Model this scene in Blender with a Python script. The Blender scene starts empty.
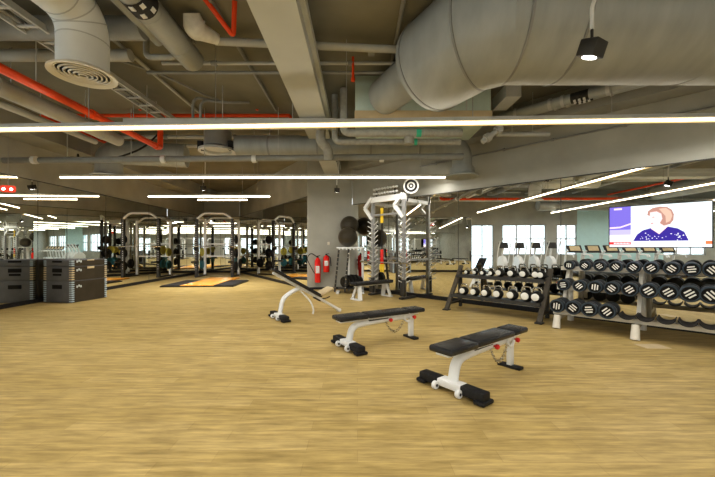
import bpy, bmesh, math, random
from mathutils import Vector, Matrix
random.seed(7)
PI = math.pi
col = bpy.context.scene.collection

# ------------------------------------------------------------------ materials
def new_mat(name):
    m = bpy.data.materials.new(name); m.use_nodes = True
    nt = m.node_tree
    return m, nt, nt.nodes['Principled BSDF']

def mat(name, c, rough=0.5, metal=0.0, var=0.06, scale=6.0, bump=0.0, coat=0.0, stretch=(1, 1, 1)):
    m, nt, b = new_mat(name)
    b.inputs['Roughness'].default_value = rough
    b.inputs['Metallic'].default_value = metal
    if coat: b.inputs['Coat Weight'].default_value = coat
    tc = nt.nodes.new('ShaderNodeTexCoord'); mp = nt.nodes.new('ShaderNodeMapping')
    mp.inputs['Scale'].default_value = stretch
    nz = nt.nodes.new('ShaderNodeTexNoise'); nz.inputs['Scale'].default_value = scale; nz.inputs['Detail'].default_value = 4
    cr = nt.nodes.new('ShaderNodeValToRGB')
    cr.color_ramp.elements[0].position = 0.3; cr.color_ramp.elements[1].position = 0.7
    cr.color_ramp.elements[0].color = tuple(max(0, v * (1 - var)) for v in c) + (1,)
    cr.color_ramp.elements[1].color = tuple(min(1, v * (1 + var)) for v in c) + (1,)
    L = nt.links.new
    L(tc.outputs['Object'], mp.inputs['Vector']); L(mp.outputs['Vector'], nz.inputs['Vector'])
    L(nz.outputs['Fac'], cr.inputs['Fac']); L(cr.outputs['Color'], b.inputs['Base Color'])
    if bump:
        bp = nt.nodes.new('ShaderNodeBump'); bp.inputs['Strength'].default_value = bump; bp.inputs['Distance'].default_value = 0.01
        L(nz.outputs['Fac'], bp.inputs['Height']); L(bp.outputs['Normal'], b.inputs['Normal'])
    return m

def emis(name, c, s):
    m, nt, b = new_mat(name)
    b.inputs['Base Color'].default_value = (0.01, 0.01, 0.01, 1); b.inputs['Specular IOR Level'].default_value = 0.1
    b.inputs['Emission Color'].default_value = (*c, 1)
    b.inputs['Emission Strength'].default_value = s
    return m

def wood_floor():
    m, nt, b = new_mat('vinyl_wood_planks')
    N = nt.nodes.new; L = nt.links.new
    tc = N('ShaderNodeTexCoord')
    br = N('ShaderNodeTexBrick'); br.offset = 0.37; br.offset_frequency = 2
    br.inputs['Scale'].default_value = 1.0
    br.inputs['Brick Width'].default_value = 0.95; br.inputs['Row Height'].default_value = 0.13
    br.inputs['Mortar Size'].default_value = 0.0025; br.inputs['Mortar Smooth'].default_value = 0.3
    br.inputs['Color1'].default_value = (0.46, 0.335, 0.130, 1); br.inputs['Color2'].default_value = (0.545, 0.405, 0.175, 1)
    br.inputs['Mortar'].default_value = (0.41, 0.295, 0.12, 1)
    L(tc.outputs['Object'], br.inputs['Vector'])
    mp = N('ShaderNodeMapping'); mp.inputs['Scale'].default_value = (1.6, 15, 1); L(tc.outputs['Object'], mp.inputs['Vector'])
    n1 = N('ShaderNodeTexNoise'); n1.inputs['Scale'].default_value = 1.6; n1.inputs['Detail'].default_value = 7; n1.inputs['Roughness'].default_value = 0.65
    L(mp.outputs['Vector'], n1.inputs['Vector'])
    cr = N('ShaderNodeValToRGB'); cr.color_ramp.elements[0].position = 0.32; cr.color_ramp.elements[1].position = 0.72
    cr.color_ramp.elements[0].color = (0.50, 0.50, 0.50, 1); cr.color_ramp.elements[1].color = (1.20, 1.22, 1.26, 1)
    L(n1.outputs['Fac'], cr.inputs['Fac'])
    mx = N('ShaderNodeMix'); mx.data_type = 'RGBA'; mx.blend_type = 'MULTIPLY'; mx.inputs[0].default_value = 0.9
    L(br.outputs['Color'], mx.inputs[6]); L(cr.outputs['Color'], mx.inputs[7])
    n2 = N('ShaderNodeTexNoise'); n2.inputs['Scale'].default_value = 1.4; n2.inputs['Detail'].default_value = 3
    L(tc.outputs['Object'], n2.inputs['Vector'])
    cr2 = N('ShaderNodeValToRGB'); cr2.color_ramp.elements[0].color = (0.88, 0.87, 0.85, 1); cr2.color_ramp.elements[1].color = (1.06, 1.06, 1.06, 1)
    L(n2.outputs['Fac'], cr2.inputs['Fac'])
    mx2 = N('ShaderNodeMix'); mx2.data_type = 'RGBA'; mx2.blend_type = 'MULTIPLY'; mx2.inputs[0].default_value = 1
    L(mx.outputs[2], mx2.inputs[6]); L(cr2.outputs['Color'], mx2.inputs[7])
    L(mx2.outputs[2], b.inputs['Base Color'])
    b.inputs['Roughness'].default_value = 0.46; b.inputs['Specular IOR Level'].default_value = 0.4
    bp = N('ShaderNodeBump'); bp.inputs['Strength'].default_value = 0.12; bp.inputs['Distance'].default_value = 0.004
    L(n1.outputs['Fac'], bp.inputs['Height']); L(bp.outputs['Normal'], b.inputs['Normal'])
    return m

def glass_mat():
    m = bpy.data.materials.new('clear_window_glass'); m.use_nodes = True
    nt = m.node_tree; nt.nodes.clear()
    o = nt.nodes.new('ShaderNodeOutputMaterial'); t = nt.nodes.new('ShaderNodeBsdfTransparent'); g = nt.nodes.new('ShaderNodeBsdfGlossy')
    g.inputs['Roughness'].default_value = 0.02
    x = nt.nodes.new('ShaderNodeMixShader'); x.inputs[0].default_value = 0.06
    t.inputs['Color'].default_value = (0.93, 0.97, 0.97, 1)
    nt.links.new(t.outputs[0], x.inputs[1]); nt.links.new(g.outputs[0], x.inputs[2]); nt.links.new(x.outputs[0], o.inputs[0])
    return m

M = {}
M['floor'] = wood_floor()
M['wall'] = mat('grey_plaster_wall', (0.395, 0.39, 0.350), 0.85, var=0.12, scale=1.3, bump=0.05)
M['soffit2'] = mat('pale_rear_wall', (0.55, 0.55, 0.52), 0.9, var=0.05)
M['aqua'] = mat('pale_aqua_wall', (0.55, 0.75, 0.76), 0.8, var=0.03)
M['ceil'] = mat('raw_concrete_ceiling', (0.235, 0.222, 0.178), 0.95, var=0.16, scale=1.1, bump=0.1)
M['soffit'] = mat('painted_soffit', (0.33, 0.33, 0.305), 0.9, var=0.08, scale=1.5)
M['beam'] = mat('painted_beam', (0.53, 0.545, 0.535), 0.8, var=0.08, scale=1.2)
M['mirror'] = mat('silvered_mirror', (0.93, 0.945, 0.93), 0.0, 1.0, var=0.004)
M['black'] = mat('black_rubber', (0.022, 0.022, 0.024), 0.6, var=0.25, scale=30)
M['blackmat'] = mat('dark_rubber_tile', (0.045, 0.043, 0.042), 0.75, var=0.3, scale=40)
M['vinyl'] = mat('charcoal_vinyl', (0.030, 0.030, 0.032), 0.27, var=0.15, scale=25)
M['white'] = mat('white_powder_coat', (0.74, 0.74, 0.73), 0.32, var=0.03)
M['cream'] = mat('warm_white_steel', (0.68, 0.64, 0.56), 0.35, var=0.04)
M['chrome'] = mat('polished_chrome', (0.75, 0.75, 0.74), 0.14, 1.0, var=0.03)
M['steel'] = mat('grey_steel', (0.40, 0.40, 0.40), 0.38, 0.5, var=0.06)
M['bronze'] = mat('dark_bronze_steel', (0.13, 0.115, 0.095), 0.35, 0.4, var=0.1)
M['dark'] = mat('dark_frame_steel', (0.06, 0.058, 0.056), 0.4, 0.2, var=0.1)
M['duct'] = mat('grey_painted_duct', (0.365, 0.38, 0.375), 0.5, 0.1, var=0.10, scale=2.2, stretch=(3, 1, 1))
M['ductlight'] = mat('light_grey_duct', (0.70, 0.71, 0.70), 0.5, 0.02, var=0.05, scale=3)
M['pipe'] = mat('grey_painted_pipe', (0.27, 0.275, 0.27), 0.55, var=0.08)
M['pipelight'] = mat('white_painted_pipe', (0.47, 0.475, 0.465), 0.5, var=0.05)
M['insul'] = mat('wrapped_pipe_insulation', (0.36, 0.36, 0.34), 0.9, var=0.12, scale=14, bump=0.3)
M['foil'] = mat('white_insulation_wrap', (0.70, 0.69, 0.66), 0.8, var=0.08, scale=14, bump=0.3)
M['red'] = mat('red_sprinkler_paint', (0.80, 0.085, 0.016), 0.4, var=0.05)
M['knobred'] = mat('red_plastic', (0.62, 0.03, 0.03), 0.35, var=0.05)
M['extred'] = mat('extinguisher_red', (0.70, 0.03, 0.025), 0.25, var=0.05)
M['yellow'] = mat('yellow_green_urethane', (0.55, 0.50, 0.10), 0.5, var=0.06)
M['teal'] = mat('teal_urethane', (0.04, 0.17, 0.21), 0.5, var=0.06)
M['strap'] = mat('yellow_strap', (0.75, 0.52, 0.05), 0.7, var=0.06)
M['foam'] = mat('grey_box_face', (0.15, 0.155, 0.165), 0.6, var=0.12, scale=4, bump=0.1)
M['foamside'] = mat('dark_brown_box_face', (0.055, 0.047, 0.035), 0.65, var=0.15, scale=4)
M['tooth_blue'] = mat('pale_blue_finger_joint', (0.45, 0.55, 0.62), 0.6, var=0.05)
M['tooth_tan'] = mat('tan_finger_joint', (0.62, 0.52, 0.34), 0.6, var=0.05)
M['print'] = mat('pale_print', (0.60, 0.66, 0.68), 0.6, var=0.02)
M['slot'] = mat('dark_slot', (0.012, 0.012, 0.013), 0.8, var=0.1)
M['urethane'] = mat('dark_blue_grey_urethane', (0.050, 0.053, 0.058), 0.42, var=0.15, scale=20)
M['rim'] = mat('blue_black_rim', (0.045, 0.065, 0.085), 0.4, var=0.1)
M['emblem'] = mat('off_white_emblem', (0.78, 0.77, 0.72), 0.5, var=0.02)
M['cast'] = mat('black_cast_iron', (0.03, 0.029, 0.028), 0.4, 0.2, var=0.15, scale=20)
M['ball'] = mat('dark_gym_ball_vinyl', (0.050, 0.042, 0.030), 0.28, var=0.05)
M['orange'] = mat('varnished_orange_wood', (0.85, 0.40, 0.07), 0.22, var=0.14, scale=4, stretch=(6, 0.6, 1))
M['tan'] = mat('tan_vinyl_underside', (0.52, 0.42, 0.27), 0.6, var=0.08)
M['green'] = mat('green_pipe_band', (0.05, 0.50, 0.33), 0.5, var=0.03)
M['hvac'] = mat('pale_green_grey_panel', (0.46, 0.55, 0.50), 0.6, var=0.05)
M['glass'] = glass_mat()
def led():  # white core; bloom around the strip is painted as warm, dimmer emission edges
    m, nt, b = new_mat('led_diffuser_painted_bloom'); N = nt.nodes.new; L = nt.links.new
    b.inputs['Base Color'].default_value = (0.6, 0.55, 0.45, 1)
    tc = N('ShaderNodeTexCoord'); sp = N('ShaderNodeSeparateXYZ'); L(tc.outputs['Object'], sp.inputs[0])
    mr = N('ShaderNodeMapRange'); mr.inputs[1].default_value = -0.021; mr.inputs[2].default_value = 0.045; L(sp.outputs['Z'], mr.inputs[0])
    cr = N('ShaderNodeValToRGB'); e = cr.color_ramp.elements
    e[0].position = 0.0; e[0].color = (1.0, 0.66, 0.26, 1); e[1].position = 1.0; e[1].color = (1.0, 0.66, 0.26, 1)
    for p, c in ((0.22, (1.0, .80, .46, 1)), (0.36, (1, .95, .84, 1)), (0.64, (1, .95, .84, 1)), (0.78, (1.0, .80, .46, 1))):
        k = e.new(p); k.color = c
    st = N('ShaderNodeValToRGB'); e = st.color_ramp.elements
    e[0].position = 0.0; e[0].color = (.03, .03, .03, 1); e[1].position = 1.0; e[1].color = (.03, .03, .03, 1)
    for p, v in ((0.20, .05), (0.38, .5), (0.62, .5), (0.80, .05)):
        k = e.new(p); k.color = (v, v, v, 1)
    mu = N('ShaderNodeMath'); mu.operation = 'MULTIPLY'; mu.inputs[1].default_value = 20
    L(mr.outputs[0], cr.inputs[0]); L(mr.outputs[0], st.inputs[0]); L(st.outputs[0], mu.inputs[0])
    L(cr.outputs[0], b.inputs['Emission Color']); L(mu.outputs[0], b.inputs['Emission Strength'])
    return m
M['tube'] = led()
M['lamp'] = emis('lit_spot_lens', (1.0, 0.98, 0.94), 6.0)
M['redlamp'] = emis('lit_red_sign', (1.0, 0.10, 0.05), 0.6)
M['ext'] = mat('pale_forecourt', (0.6, 0.6, 0.58), 0.9)
for k, c, s in (('tv_white', (0.93, 0.95, 1.0), 0.95), ('tv_grey', (0.80, 0.90, 0.93), 0.95), ('tv_purple', (0.22, 0.17, 0.66), 0.9),
                ('tv_lilac', (0.55, 0.50, 0.93), 0.9), ('tv_pink', (0.85, 0.68, 0.92), 0.9), ('tv_skin', (0.95, 0.66, 0.66), 1.0),
                ('tv_hair', (0.50, 0.27, 0.22), 0.9), ('tv_hairlight', (0.72, 0.49, 0.38), 0.9), ('tv_navy', (0.050, 0.030, 0.30), 0.9),
                ('tv_red', (0.85, 0.05, 0.05), 0.9), ('tv_orange', (0.95, 0.22, 0.08), 0.9)):
    M[k] = emis('screen_' + k[3:], c, s)

# ------------------------------------------------------------------ mesh builder
class MB:
    def __init__(s): s.v = []; s.f = []; s.mi = []
    def add(s, vs, fs, mi=0):
        o = len(s.v); s.v += [tuple(v) for v in vs]
        for f in fs: s.f.append(tuple(i + o for i in f)); s.mi.append(mi)
    def box(s, c, d, rot=None, mi=0):
        c = Vector(c); hx, hy, hz = d[0] / 2, d[1] / 2, d[2] / 2
        vs = [Vector((x, y, z)) for x in (-hx, hx) for y in (-hy, hy) for z in (-hz, hz)]
        if rot is not None: vs = [rot @ v for v in vs]
        s.add([v + c for v in vs], [(0, 1, 3, 2), (4, 6, 7, 5), (0, 4, 5, 1), (2, 3, 7, 6), (0, 2, 6, 4), (1, 5, 7, 3)], mi); return s
    def bar(s, a, b, w, h, up=(0, 0, 1), mi=0):     # rectangular bar from a to b
        a, b = Vector(a), Vector(b); d = (b - a); l = d.length; d.normalize(); u = Vector(up)
        if abs(d.dot(u)) > 0.98: u = Vector((1, 0, 0))
        y = u.cross(d).normalized(); z = d.cross(y)
        s.box((a + b) / 2, (l, w, h), Matrix((d, y, z)).transposed(), mi); return s
    def rbox(s, c, d, r=0.01, rot=None, seg=2, mi=0):
        bm = bmesh.new(); bmesh.ops.create_cube(bm, size=1)
        for v in bm.verts: v.co = Vector((v.co.x * d[0], v.co.y * d[1], v.co.z * d[2]))
        bmesh.ops.bevel(bm, geom=list(bm.edges), offset=min(r, min(d) * 0.49), segments=seg, affect='EDGES', profile=0.5)
        bm.verts.index_update(); c = Vector(c)
        vs = [((rot @ v.co) if rot is not None else v.co) + c for v in bm.verts]
        s.add(vs, [tuple(v.index for v in f.verts) for f in bm.faces], mi); bm.free(); return s
    def tube(s, pts, r, n=12, caps=True, flat=None, mi=0):
        P = [Vector(p) for p in pts]; k = len(P)
        R = r if isinstance(r, (list, tuple)) else [r] * k
        T = []
        for i in range(k):
            a = (P[i] - P[i - 1]).normalized() if i else None
            b = (P[i + 1] - P[i]).normalized() if i < k - 1 else None
            T.append((b if a is None else a if b is None else (a + b).normalized()))
        u = Vector((0, 0, 1)) if abs(T[0].z) < 0.9 else Vector((1, 0, 0))
        x = u.cross(T[0]).normalized()
        vs = []
        for i in range(k):
            x = (x - T[i] * x.dot(T[i])).normalized(); y = T[i].cross(x)
            m = 1.0
            if 0 < i < k - 1:
                c = (P[i] - P[i - 1]).normalized().dot(T[i]); m = 1 / max(c, 0.5)
            for j in range(n):
                a = 2 * PI * (j + 0.5) / n
                fx, fy = (1, 1) if flat is None else flat
                vs.append(P[i] + x * math.cos(a) * R[i] * fx + y * math.sin(a) * R[i] * fy * (m if len(P) == 3 else 1))
        fs = []
        for i in range(k - 1):
            for j in range(n):
                a, b = i * n + j, i * n + (j + 1) % n
                fs.append((a, b, b + n, a + n))
        if caps:
            fs.append(tuple(range(n - 1, -1, -1))); fs.append(tuple(range((k - 1) * n, k * n)))
        s.add(vs, fs, mi); return s
    def cyl(s, a, b, r, n=20, mi=0): return s.tube([a, b], r, n, True, None, mi)
    def lathe(s, prof, c=(0, 0, 0), axis=(0, 0, 1), n=24, mi=0):   # prof: (radius, height)
        A = Vector(axis).normalized(); u = Vector((0, 0, 1)) if abs(A.z) < 0.9 else Vector((1, 0, 0))
        X = u.cross(A).normalized(); Y = A.cross(X); c = Vector(c); vs = []; fs = []
        for (r, h) in prof:
            for j in range(n):
                a = 2 * PI * j / n
                vs.append(c + A * h + (X * math.cos(a) + Y * math.sin(a)) * max(r, 1e-4))
        for i in range(len(prof) - 1):
            for j in range(n):
                a, b = i * n + j, i * n + (j + 1) % n
                fs.append((a, b, b + n, a + n))
        fs.append(tuple(range(n - 1, -1, -1))); fs.append(tuple(range((len(prof) - 1) * n, len(prof) * n)))
        s.add(vs, fs, mi); return s
    def ring(s, c, R, r, axis=(0, 0, 1), n=24, k=8, mi=0, sq=1.0):
        A = Vector(axis).normalized(); u = Vector((0, 0, 1)) if abs(A.z) < 0.9 else Vector((1, 0, 0))
        X = u.cross(A).normalized(); Y = A.cross(X); c = Vector(c); vs = []; fs = []
        for i in range(n):
            a = 2 * PI * i / n; d = X * math.cos(a) + Y * math.sin(a) * sq
            for j in range(k):
                b = 2 * PI * j / k
                vs.append(c + d * (R + r * math.cos(b)) + A * r * math.sin(b))
        for i in range(n):
            for j in range(k):
                fs.append((i * k + j, ((i + 1) % n) * k + j, ((i + 1) % n) * k + (j + 1) % k, i * k + (j + 1) % k))
        s.add(vs, fs, mi); return s
    def sphere(s, c, r, n=24, m=14, sc=(1, 1, 1), mi=0):
        prof = [(math.sin(PI * i / m) * r, -math.cos(PI * i / m) * r) for i in range(m + 1)]
        o = len(s.v); s.lathe(prof, (0, 0, 0), (0, 0, 1), n, mi)
        for i in range(o, len(s.v)):
            v = s.v[i]; s.v[i] = (v[0] * sc[0] + c[0], v[1] * sc[1] + c[1], v[2] * sc[2] + c[2])
        return s
    def poly(s, pts, mi=0): s.add(pts, [tuple(range(len(pts)))], mi); return s
    def prism(s, pts2, h0, h1, ax, mi=0):     # ax(x, y, h) -> point
        n = len(pts2); vs = [ax(x, y, h0) for x, y in pts2] + [ax(x, y, h1) for x, y in pts2]
        fs = [tuple(range(n - 1, -1, -1)), tuple(range(n, 2 * n))] + [(i, (i + 1) % n, n + (i + 1) % n, n + i) for i in range(n)]
        s.add(vs, fs, mi); return s
    def build(s, name, mats, parent=None, smooth=True, ang=38, loc=None):
        me = bpy.data.meshes.new(name); me.from_pydata(s.v, [], s.f)
        for m in (mats if isinstance(mats, (list, tuple)) else [mats]): me.materials.append(m)
        me.polygons.foreach_set('material_index', s.mi)
        bm = bmesh.new(); bm.from_mesh(me); bmesh.ops.recalc_face_normals(bm, faces=bm.faces); bm.to_mesh(me); bm.free()
        if smooth:
            me.polygons.foreach_set('use_smooth', [True] * len(me.polygons)); me.set_sharp_from_angle(angle=math.radians(ang))
        me.update()
        o = bpy.data.objects.new(name, me); col.objects.link(o)
        if parent is not None: o.parent = parent
        if loc is not None: o.location = loc
        return o

def arc(pts, rad, k=6):        # round the corners of a polyline
    P = [Vector(p) for p in pts]; out = [P[0]]
    for i in range(1, len(P) - 1):
        a, b, c = P[i - 1], P[i], P[i + 1]
        d1 = (a - b); d2 = (c - b); r = min(rad, d1.length * 0.49, d2.length * 0.49)
        p0 = b + d1.normalized() * r; p1 = b + d2.normalized() * r
        for j in range(k + 1):
            t = j / k; out.append(p0 * (1 - t) ** 2 + b * 2 * t * (1 - t) + p1 * t ** 2)
    out.append(P[-1]); return out

def tag(o, label=None, cat=None, group=None, kind=None):
    if label: o['label'] = label
    if cat: o['category'] = cat
    if group: o['group'] = group
    if kind: o['kind'] = kind
    return o
def thing(name, label, cat, loc=(0, 0, 0), rz=0, group=None):
    o = bpy.data.objects.new(name, None); o.empty_display_size = 0.2; col.objects.link(o)
    o.location = loc; o.rotation_euler = (0, 0, rz); return tag(o, label, cat, group)
def struct(o): return tag(o, kind='structure')
def kids(o): return [c for c in bpy.data.objects if c.parent == o]
def dup(o, loc, rz, label, group=None, scale=None):
    r = o.copy(); col.objects.link(r); r.location = loc; r.rotation_euler = (0, 0, rz); tag(r, label, None, group)
    if scale: r.scale = (scale,) * 3
    for ch in kids(o):
        c = ch.copy(); col.objects.link(c); c.parent = r
        for g in kids(ch):
            d = g.copy(); col.objects.link(d); d.parent = c
    return r
ORD = ['first', 'second', 'third', 'fourth', 'fifth', 'sixth', 'seventh', 'eighth', 'ninth', 'tenth', 'eleventh', 'twelfth']

# ------------------------------------------------------------------ measures of the room (metres; camera at x = y = 0, 1.4 m up, looking along +y)
CAMZ, FPX = 1.4, 340.0
def at(px, py, Y): return Vector(((px - 357.5) / FPX * Y, Y, CAMZ + (247 - py) / FPX * Y))
def lx(Y): return -7.79 - 0.032 * Y                      # the left wall
u_ = Vector((0.7000, -0.7141, 0)); n_ = Vector((0.7141, 0.7000, 0)); RW = math.atan2(-0.7141, 0.7)   # right mirror wall
EW = 7.84
def W(s, e, z=0): return u_ * s + n_ * e + Vector((0, 0, z))
CEIL = 4.4
YB = 18.57; YR = -11.0
A_back = Vector((lx(YB), YB, 0)); A_ret = Vector((-6.44, YB, 0)); A_col = Vector((-1.66, 11.2, 0)); A_cor = Vector((-0.18, 11.383, 0))
A_right = Vector((8.4, (EW - 0.7141 * 8.4) / 0.7, 0)); A_rr = Vector((8.4, YR, 0)); A_lr = Vector((lx(YR), YR, 0)); A_left = Vector((lx(YR), YR, 0))

def wall_mb(mb, a, b, z0, z1, t, off=0.0, mi=0):
    """slab standing on the line a-b; its room face lies `off` behind the line (room on the right hand going a to b)"""
    d = (b - a).normalized(); nn = Vector((-d.y, d.x, 0))
    c = (a + b) / 2 + nn * (off + t / 2); l = (b - a).length
    mb.box((c.x, c.y, (z0 + z1) / 2), (l, t, z1 - z0), Matrix.Rotation(math.atan2(d.y, d.x), 3, 'Z'), mi); return mb

# floor and ceiling
fl = MB(); fl.box((0, 4, -0.05), (22, 34, 0.1)); struct(fl.build('floor', M['floor'], smooth=False))
cl = MB(); cl.box((0, 4, CEIL + 0.1), (22, 34, 0.2)); struct(cl.build('ceiling', M['ceil'], smooth=False))

# left wall: mirrors from y = 5.3 to the back, windows behind the camera
dL = (A_back - A_left).normalized()
def PL(Y): return Vector((lx(Y), Y, 0))
wl = MB()
segs = [(-11, -10.2, 0), (-10.2, -8.0, 1), (-8.0, -7.5, 0), (-7.5, -5.3, 1), (-5.3, -0.75, 2), (-0.75, 0.35, 1), (0.35, 0.9, 0), (0.9, 3.3, 1), (3.3, 3.75, 0), (3.75, 5.0, 3), (5.0, YB + .2, 0)]
wi = 0; win_spans = []
aq = MB()
for y0, y1, k in segs:
    z0, z1 = (0.95, 2.65) if k == 1 else (0.0, 2.65)
    if k == 0: wall_mb(wl, PL(y0), PL(y1), 0, CEIL, 0.2, 0.012)
    elif k == 2: wall_mb(aq, PL(y0), PL(y1), 0, CEIL, 0.2, 0.012)
    else:
        if z0: wall_mb(wl, PL(y0), PL(y1), 0, z0, 0.2, 0.012)
        wall_mb(wl, PL(y0), PL(y1), z1, CEIL, 0.2, 0.012); win_spans.append((PL(y0), PL(y1), z0, z1))
struct(wl.build('wall_left', M['wall'], smooth=False)); struct(aq.build('wall_left_painted', M['aqua'], smooth=False))
# rear wall with windows
wr = MB()
x = 8.4; X1 = A_lr.x
cuts = [8.6, 7.4, 4.9, 4.3, 1.8, 1.2, -1.3, -1.9, -4.4, -5.0, -6.9, X1 - .2]
for i in range(len(cuts) - 1):
    a, b = Vector((cuts[i], YR, 0)), Vector((cuts[i + 1], YR, 0))
    if i not in (3, 7): wall_mb(wr, a, b, 0, CEIL, 0.2)
    else:
        wall_mb(wr, a, b, 0, 0.35, 0.2); wall_mb(wr, a, b, 2.75, CEIL, 0.2); win_spans.append((a, b, 0.35, 2.75))
struct(wr.build('wall_rear', M['soffit2'], smooth=False))
for i, (a, b, z0, z1) in enumerate(win_spans):
    d = (b - a); l = d.length; d.normalize(); nn = Vector((-d.y, d.x, 0)); rot = Matrix.Rotation(math.atan2(d.y, d.x), 3, 'Z')
    root = struct(thing('window_%d' % (i + 1), None, None))
    mb = MB(); k = max(2, round(l / 0.75))
    for j in range(k + 1):
        p = a + d * (0.03 + (l - 0.06) * j / k) + nn * 0.1; mb.box((p.x, p.y, (z0 + z1) / 2), (0.06, 0.08, z1 - z0), rot)
    for z in (z0 + 0.03, z1 - 0.03, z0 + 0.9):
        p = (a + b) / 2 + nn * 0.1; mb.box((p.x, p.y, z), (l, 0.07, 0.06), rot)
    mb.build('window_frame', M['steel'], root, smooth=False)
    g = MB(); p = (a + b) / 2 + nn * 0.1; g.box((p.x, p.y, (z0 + z1) / 2), (l, 0.01, z1 - z0), rot); g.build('pane', M['glass'], root, smooth=False)

for nm, a, b in (('wall_back', A_back - Vector((.2, 0, 0)), A_ret), ('wall_alcove', A_ret, A_col), ('wall_right', A_cor, A_right)):
    struct(wall_mb(MB(), a, b, 0, CEIL, 0.2, 0.012).build(nm, M['wall'], smooth=False))
struct(wall_mb(MB(), A_col, A_cor, 0, CEIL, 0.2).build('wall_pillar', M['wall'], smooth=False))
struct(wall_mb(MB(), A_right, A_rr, 0, CEIL, 0.2).build('wall_side', M['wall'], smooth=False))
# black skirting under the mirrors
for nm, a, b in (('baseboard_left', PL(5.0), A_back), ('baseboard_back', A_back, A_ret), ('baseboard_alcove', A_ret, A_col), ('baseboard_pillar', A_col, A_cor), ('baseboard_right', A_cor, A_right)):
    struct(wall_mb(MB(), a, b, 0, 0.10 if nm != 'baseboard_pillar' else 0.07, 0.025, -0.025).build(nm, M['black'], smooth=False))
# perimeter soffits
so = MB()
def soffit(a, b, w, z, ext=0.0):
    d = (b - a).normalized(); wall_mb(so, a - d * ext, b + d * ext, z, CEIL, w, -w)
soffit(PL(-10.9), PL(18.5), 0.75, 3.92)
struct(so.build('ceiling_soffit_left', M['soffit'], smooth=False)); so = MB()
soffit(W(-8.0, EW), W(3.7, EW), 0.45, 3.92); struct(so.build('ceiling_soffit_right', M['soffit'], smooth=False))
# downstand beam running from over the camera to the pillar
bmm = MB(); bmm.box((-0.84, 5.1, 3.93), (0.48, 12.3, 0.26)); bmm.box((-0.57, 5.1, 4.0), (0.06, 12.3, 0.12)); struct(bmm.build('ceiling_beam', M['beam'], smooth=False))

# mirrors
def mirror(label, a, b, z1, cutsm):
    t = thing('wall_mirror', label, 'mirror', (0, 0, 0), 0)
    d = (b - a).normalized(); g = MB()
    wall_mb(g, a, b, 0.10, z1, 0.010, 0.0); g.build('mirror_glass', M['mirror'], t, smooth=False)
    j = MB()
    for s in cutsm:
        p = a + d * s; wall_mb(j, p - d * 0.006, p + d * 0.006, 0.10, z1, 0.004, -0.003)
    j.build('panel_joint', M['dark'], t, smooth=False)
    e = MB(); wall_mb(e, a, b, z1, z1 + 0.02, 0.016, -0.004); e.build('top_edge', M['dark'], t, smooth=False)
L_ = (A_back - PL(5.0)).length
mirror('long wall mirror along the left wall behind the box stack', PL(5.0), A_back - dL * .012, 3.05, [3.58, 6.0, 8.4, 10.8, 12.6])
mirror('narrow wall mirror at the back of the alcove behind the squat rack', A_back + Vector((.012, 0, 0)), A_ret, 3.05, [0.9])
mirror('slanting wall mirror between the alcove and the grey pillar', A_ret, A_col, 3.05, [2.2, 4.4, 6.6])
mirror('wide wall mirror behind the weight racks and the screen', A_cor, A_right, 2.80, [1.6, 3.9, 6.2, 8.6])

# ------------------------------------------------------------------ ceiling services
def wires(mb, pts, top=CEIL, r=0.006):
    for p in pts: mb.cyl((p[0], p[1], p[2]), (p[0], p[1], top), r, 6)
def rods(t, pts, top=CEIL, r=0.008):
    for p in pts: MB().cyl((p[0], p[1], p[2]), (p[0], p[1], top), r, 6).build('hanger_rod', M['pipelight'], t)
def strip_light(label, a, b, ws, group=None):
    a, b = Vector(a), Vector(b); d = (b - a).normalized()
    t = thing('strip_light', label, 'ceiling light', ((a + b) / 2)[:], math.atan2(d.y, d.x), group); l = (b - a).length
    h = MB(); h.box((0, 0, 0.07), (l, 0.06, 0.05)); h.build('housing', M['pipelight'], t, smooth=False)
    g = MB(); g.rbox((0, 0, 0.012), (l - 0.01, 0.04, 0.066), 0.012); g.build('diffuser', M['tube'], t)
    for w in ws:
        c = MB(); c.cyl((w * l, 0, 0.05), (w * l, 0, CEIL - a.z), 0.006, 6); c.build('hanging_wire', M['steel'], t)
ZS = 3.15
strip_light('long linear strip light nearest the camera, crossing the whole ceiling', (-6.4, 5.16, ZS), (5.6, 4.68, ZS), (-.43, -.3, -.14, .02, .17, .33, .46))
strip_light('second linear strip light, below the long grey pipe, ending by the round air outlet', (-7.54, 8.62, ZS), (2.3, 8.62, ZS), (-.42, -.2, 0, .22, .43))
strip_light('third linear strip light, in front of the alcove', (-7.33, 11.9, ZS), (-3.06, 11.9, ZS), (-.4, 0, .4))
strip_light('short linear strip light deepest in the alcove, behind the third one', (-6.0, 12.75, ZS), (-4.13, 12.75, ZS), (-.4, .4))
strip_light('linear strip light overhead at the camera, seen only in the mirrors', (-6.6, 1.3, ZS), (6.6, 1.3, ZS), (-.4, 0, .4))
strip_light('linear strip light behind the camera, before the cardio row', (-6.3, -2.2, ZS), (7.4, -2.2, ZS), (-.4, 0, .4))
strip_light('rearmost linear strip light, by the rear windows', (-6.2, -6.2, ZS), (7.4, -6.2, ZS), (-.4, 0, .4))

def pipe(name, label, cat, pts, r, m, rad=0.15, n=14, coup=None, hang=None, group=None, coupm=None, cr=1.25, cl_=0.09):
    P = arc(pts, rad) if len(pts) > 2 else pts
    o = MB().tube(P, r, n).build(name, m); tag(o, label, cat, group)
    if coup:
        for a, b in coup:
            a = Vector(a); d = Vector(b).normalized(); MB().cyl(a - d * cl_ / 2, a + d * cl_ / 2, r * cr, n).build('coupling', coupm or M['white'], o)
    for h in (hang or []): rods(o, [h])
    return o
XA = (1, 0, 0); YA = (0, 1, 0)
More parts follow.
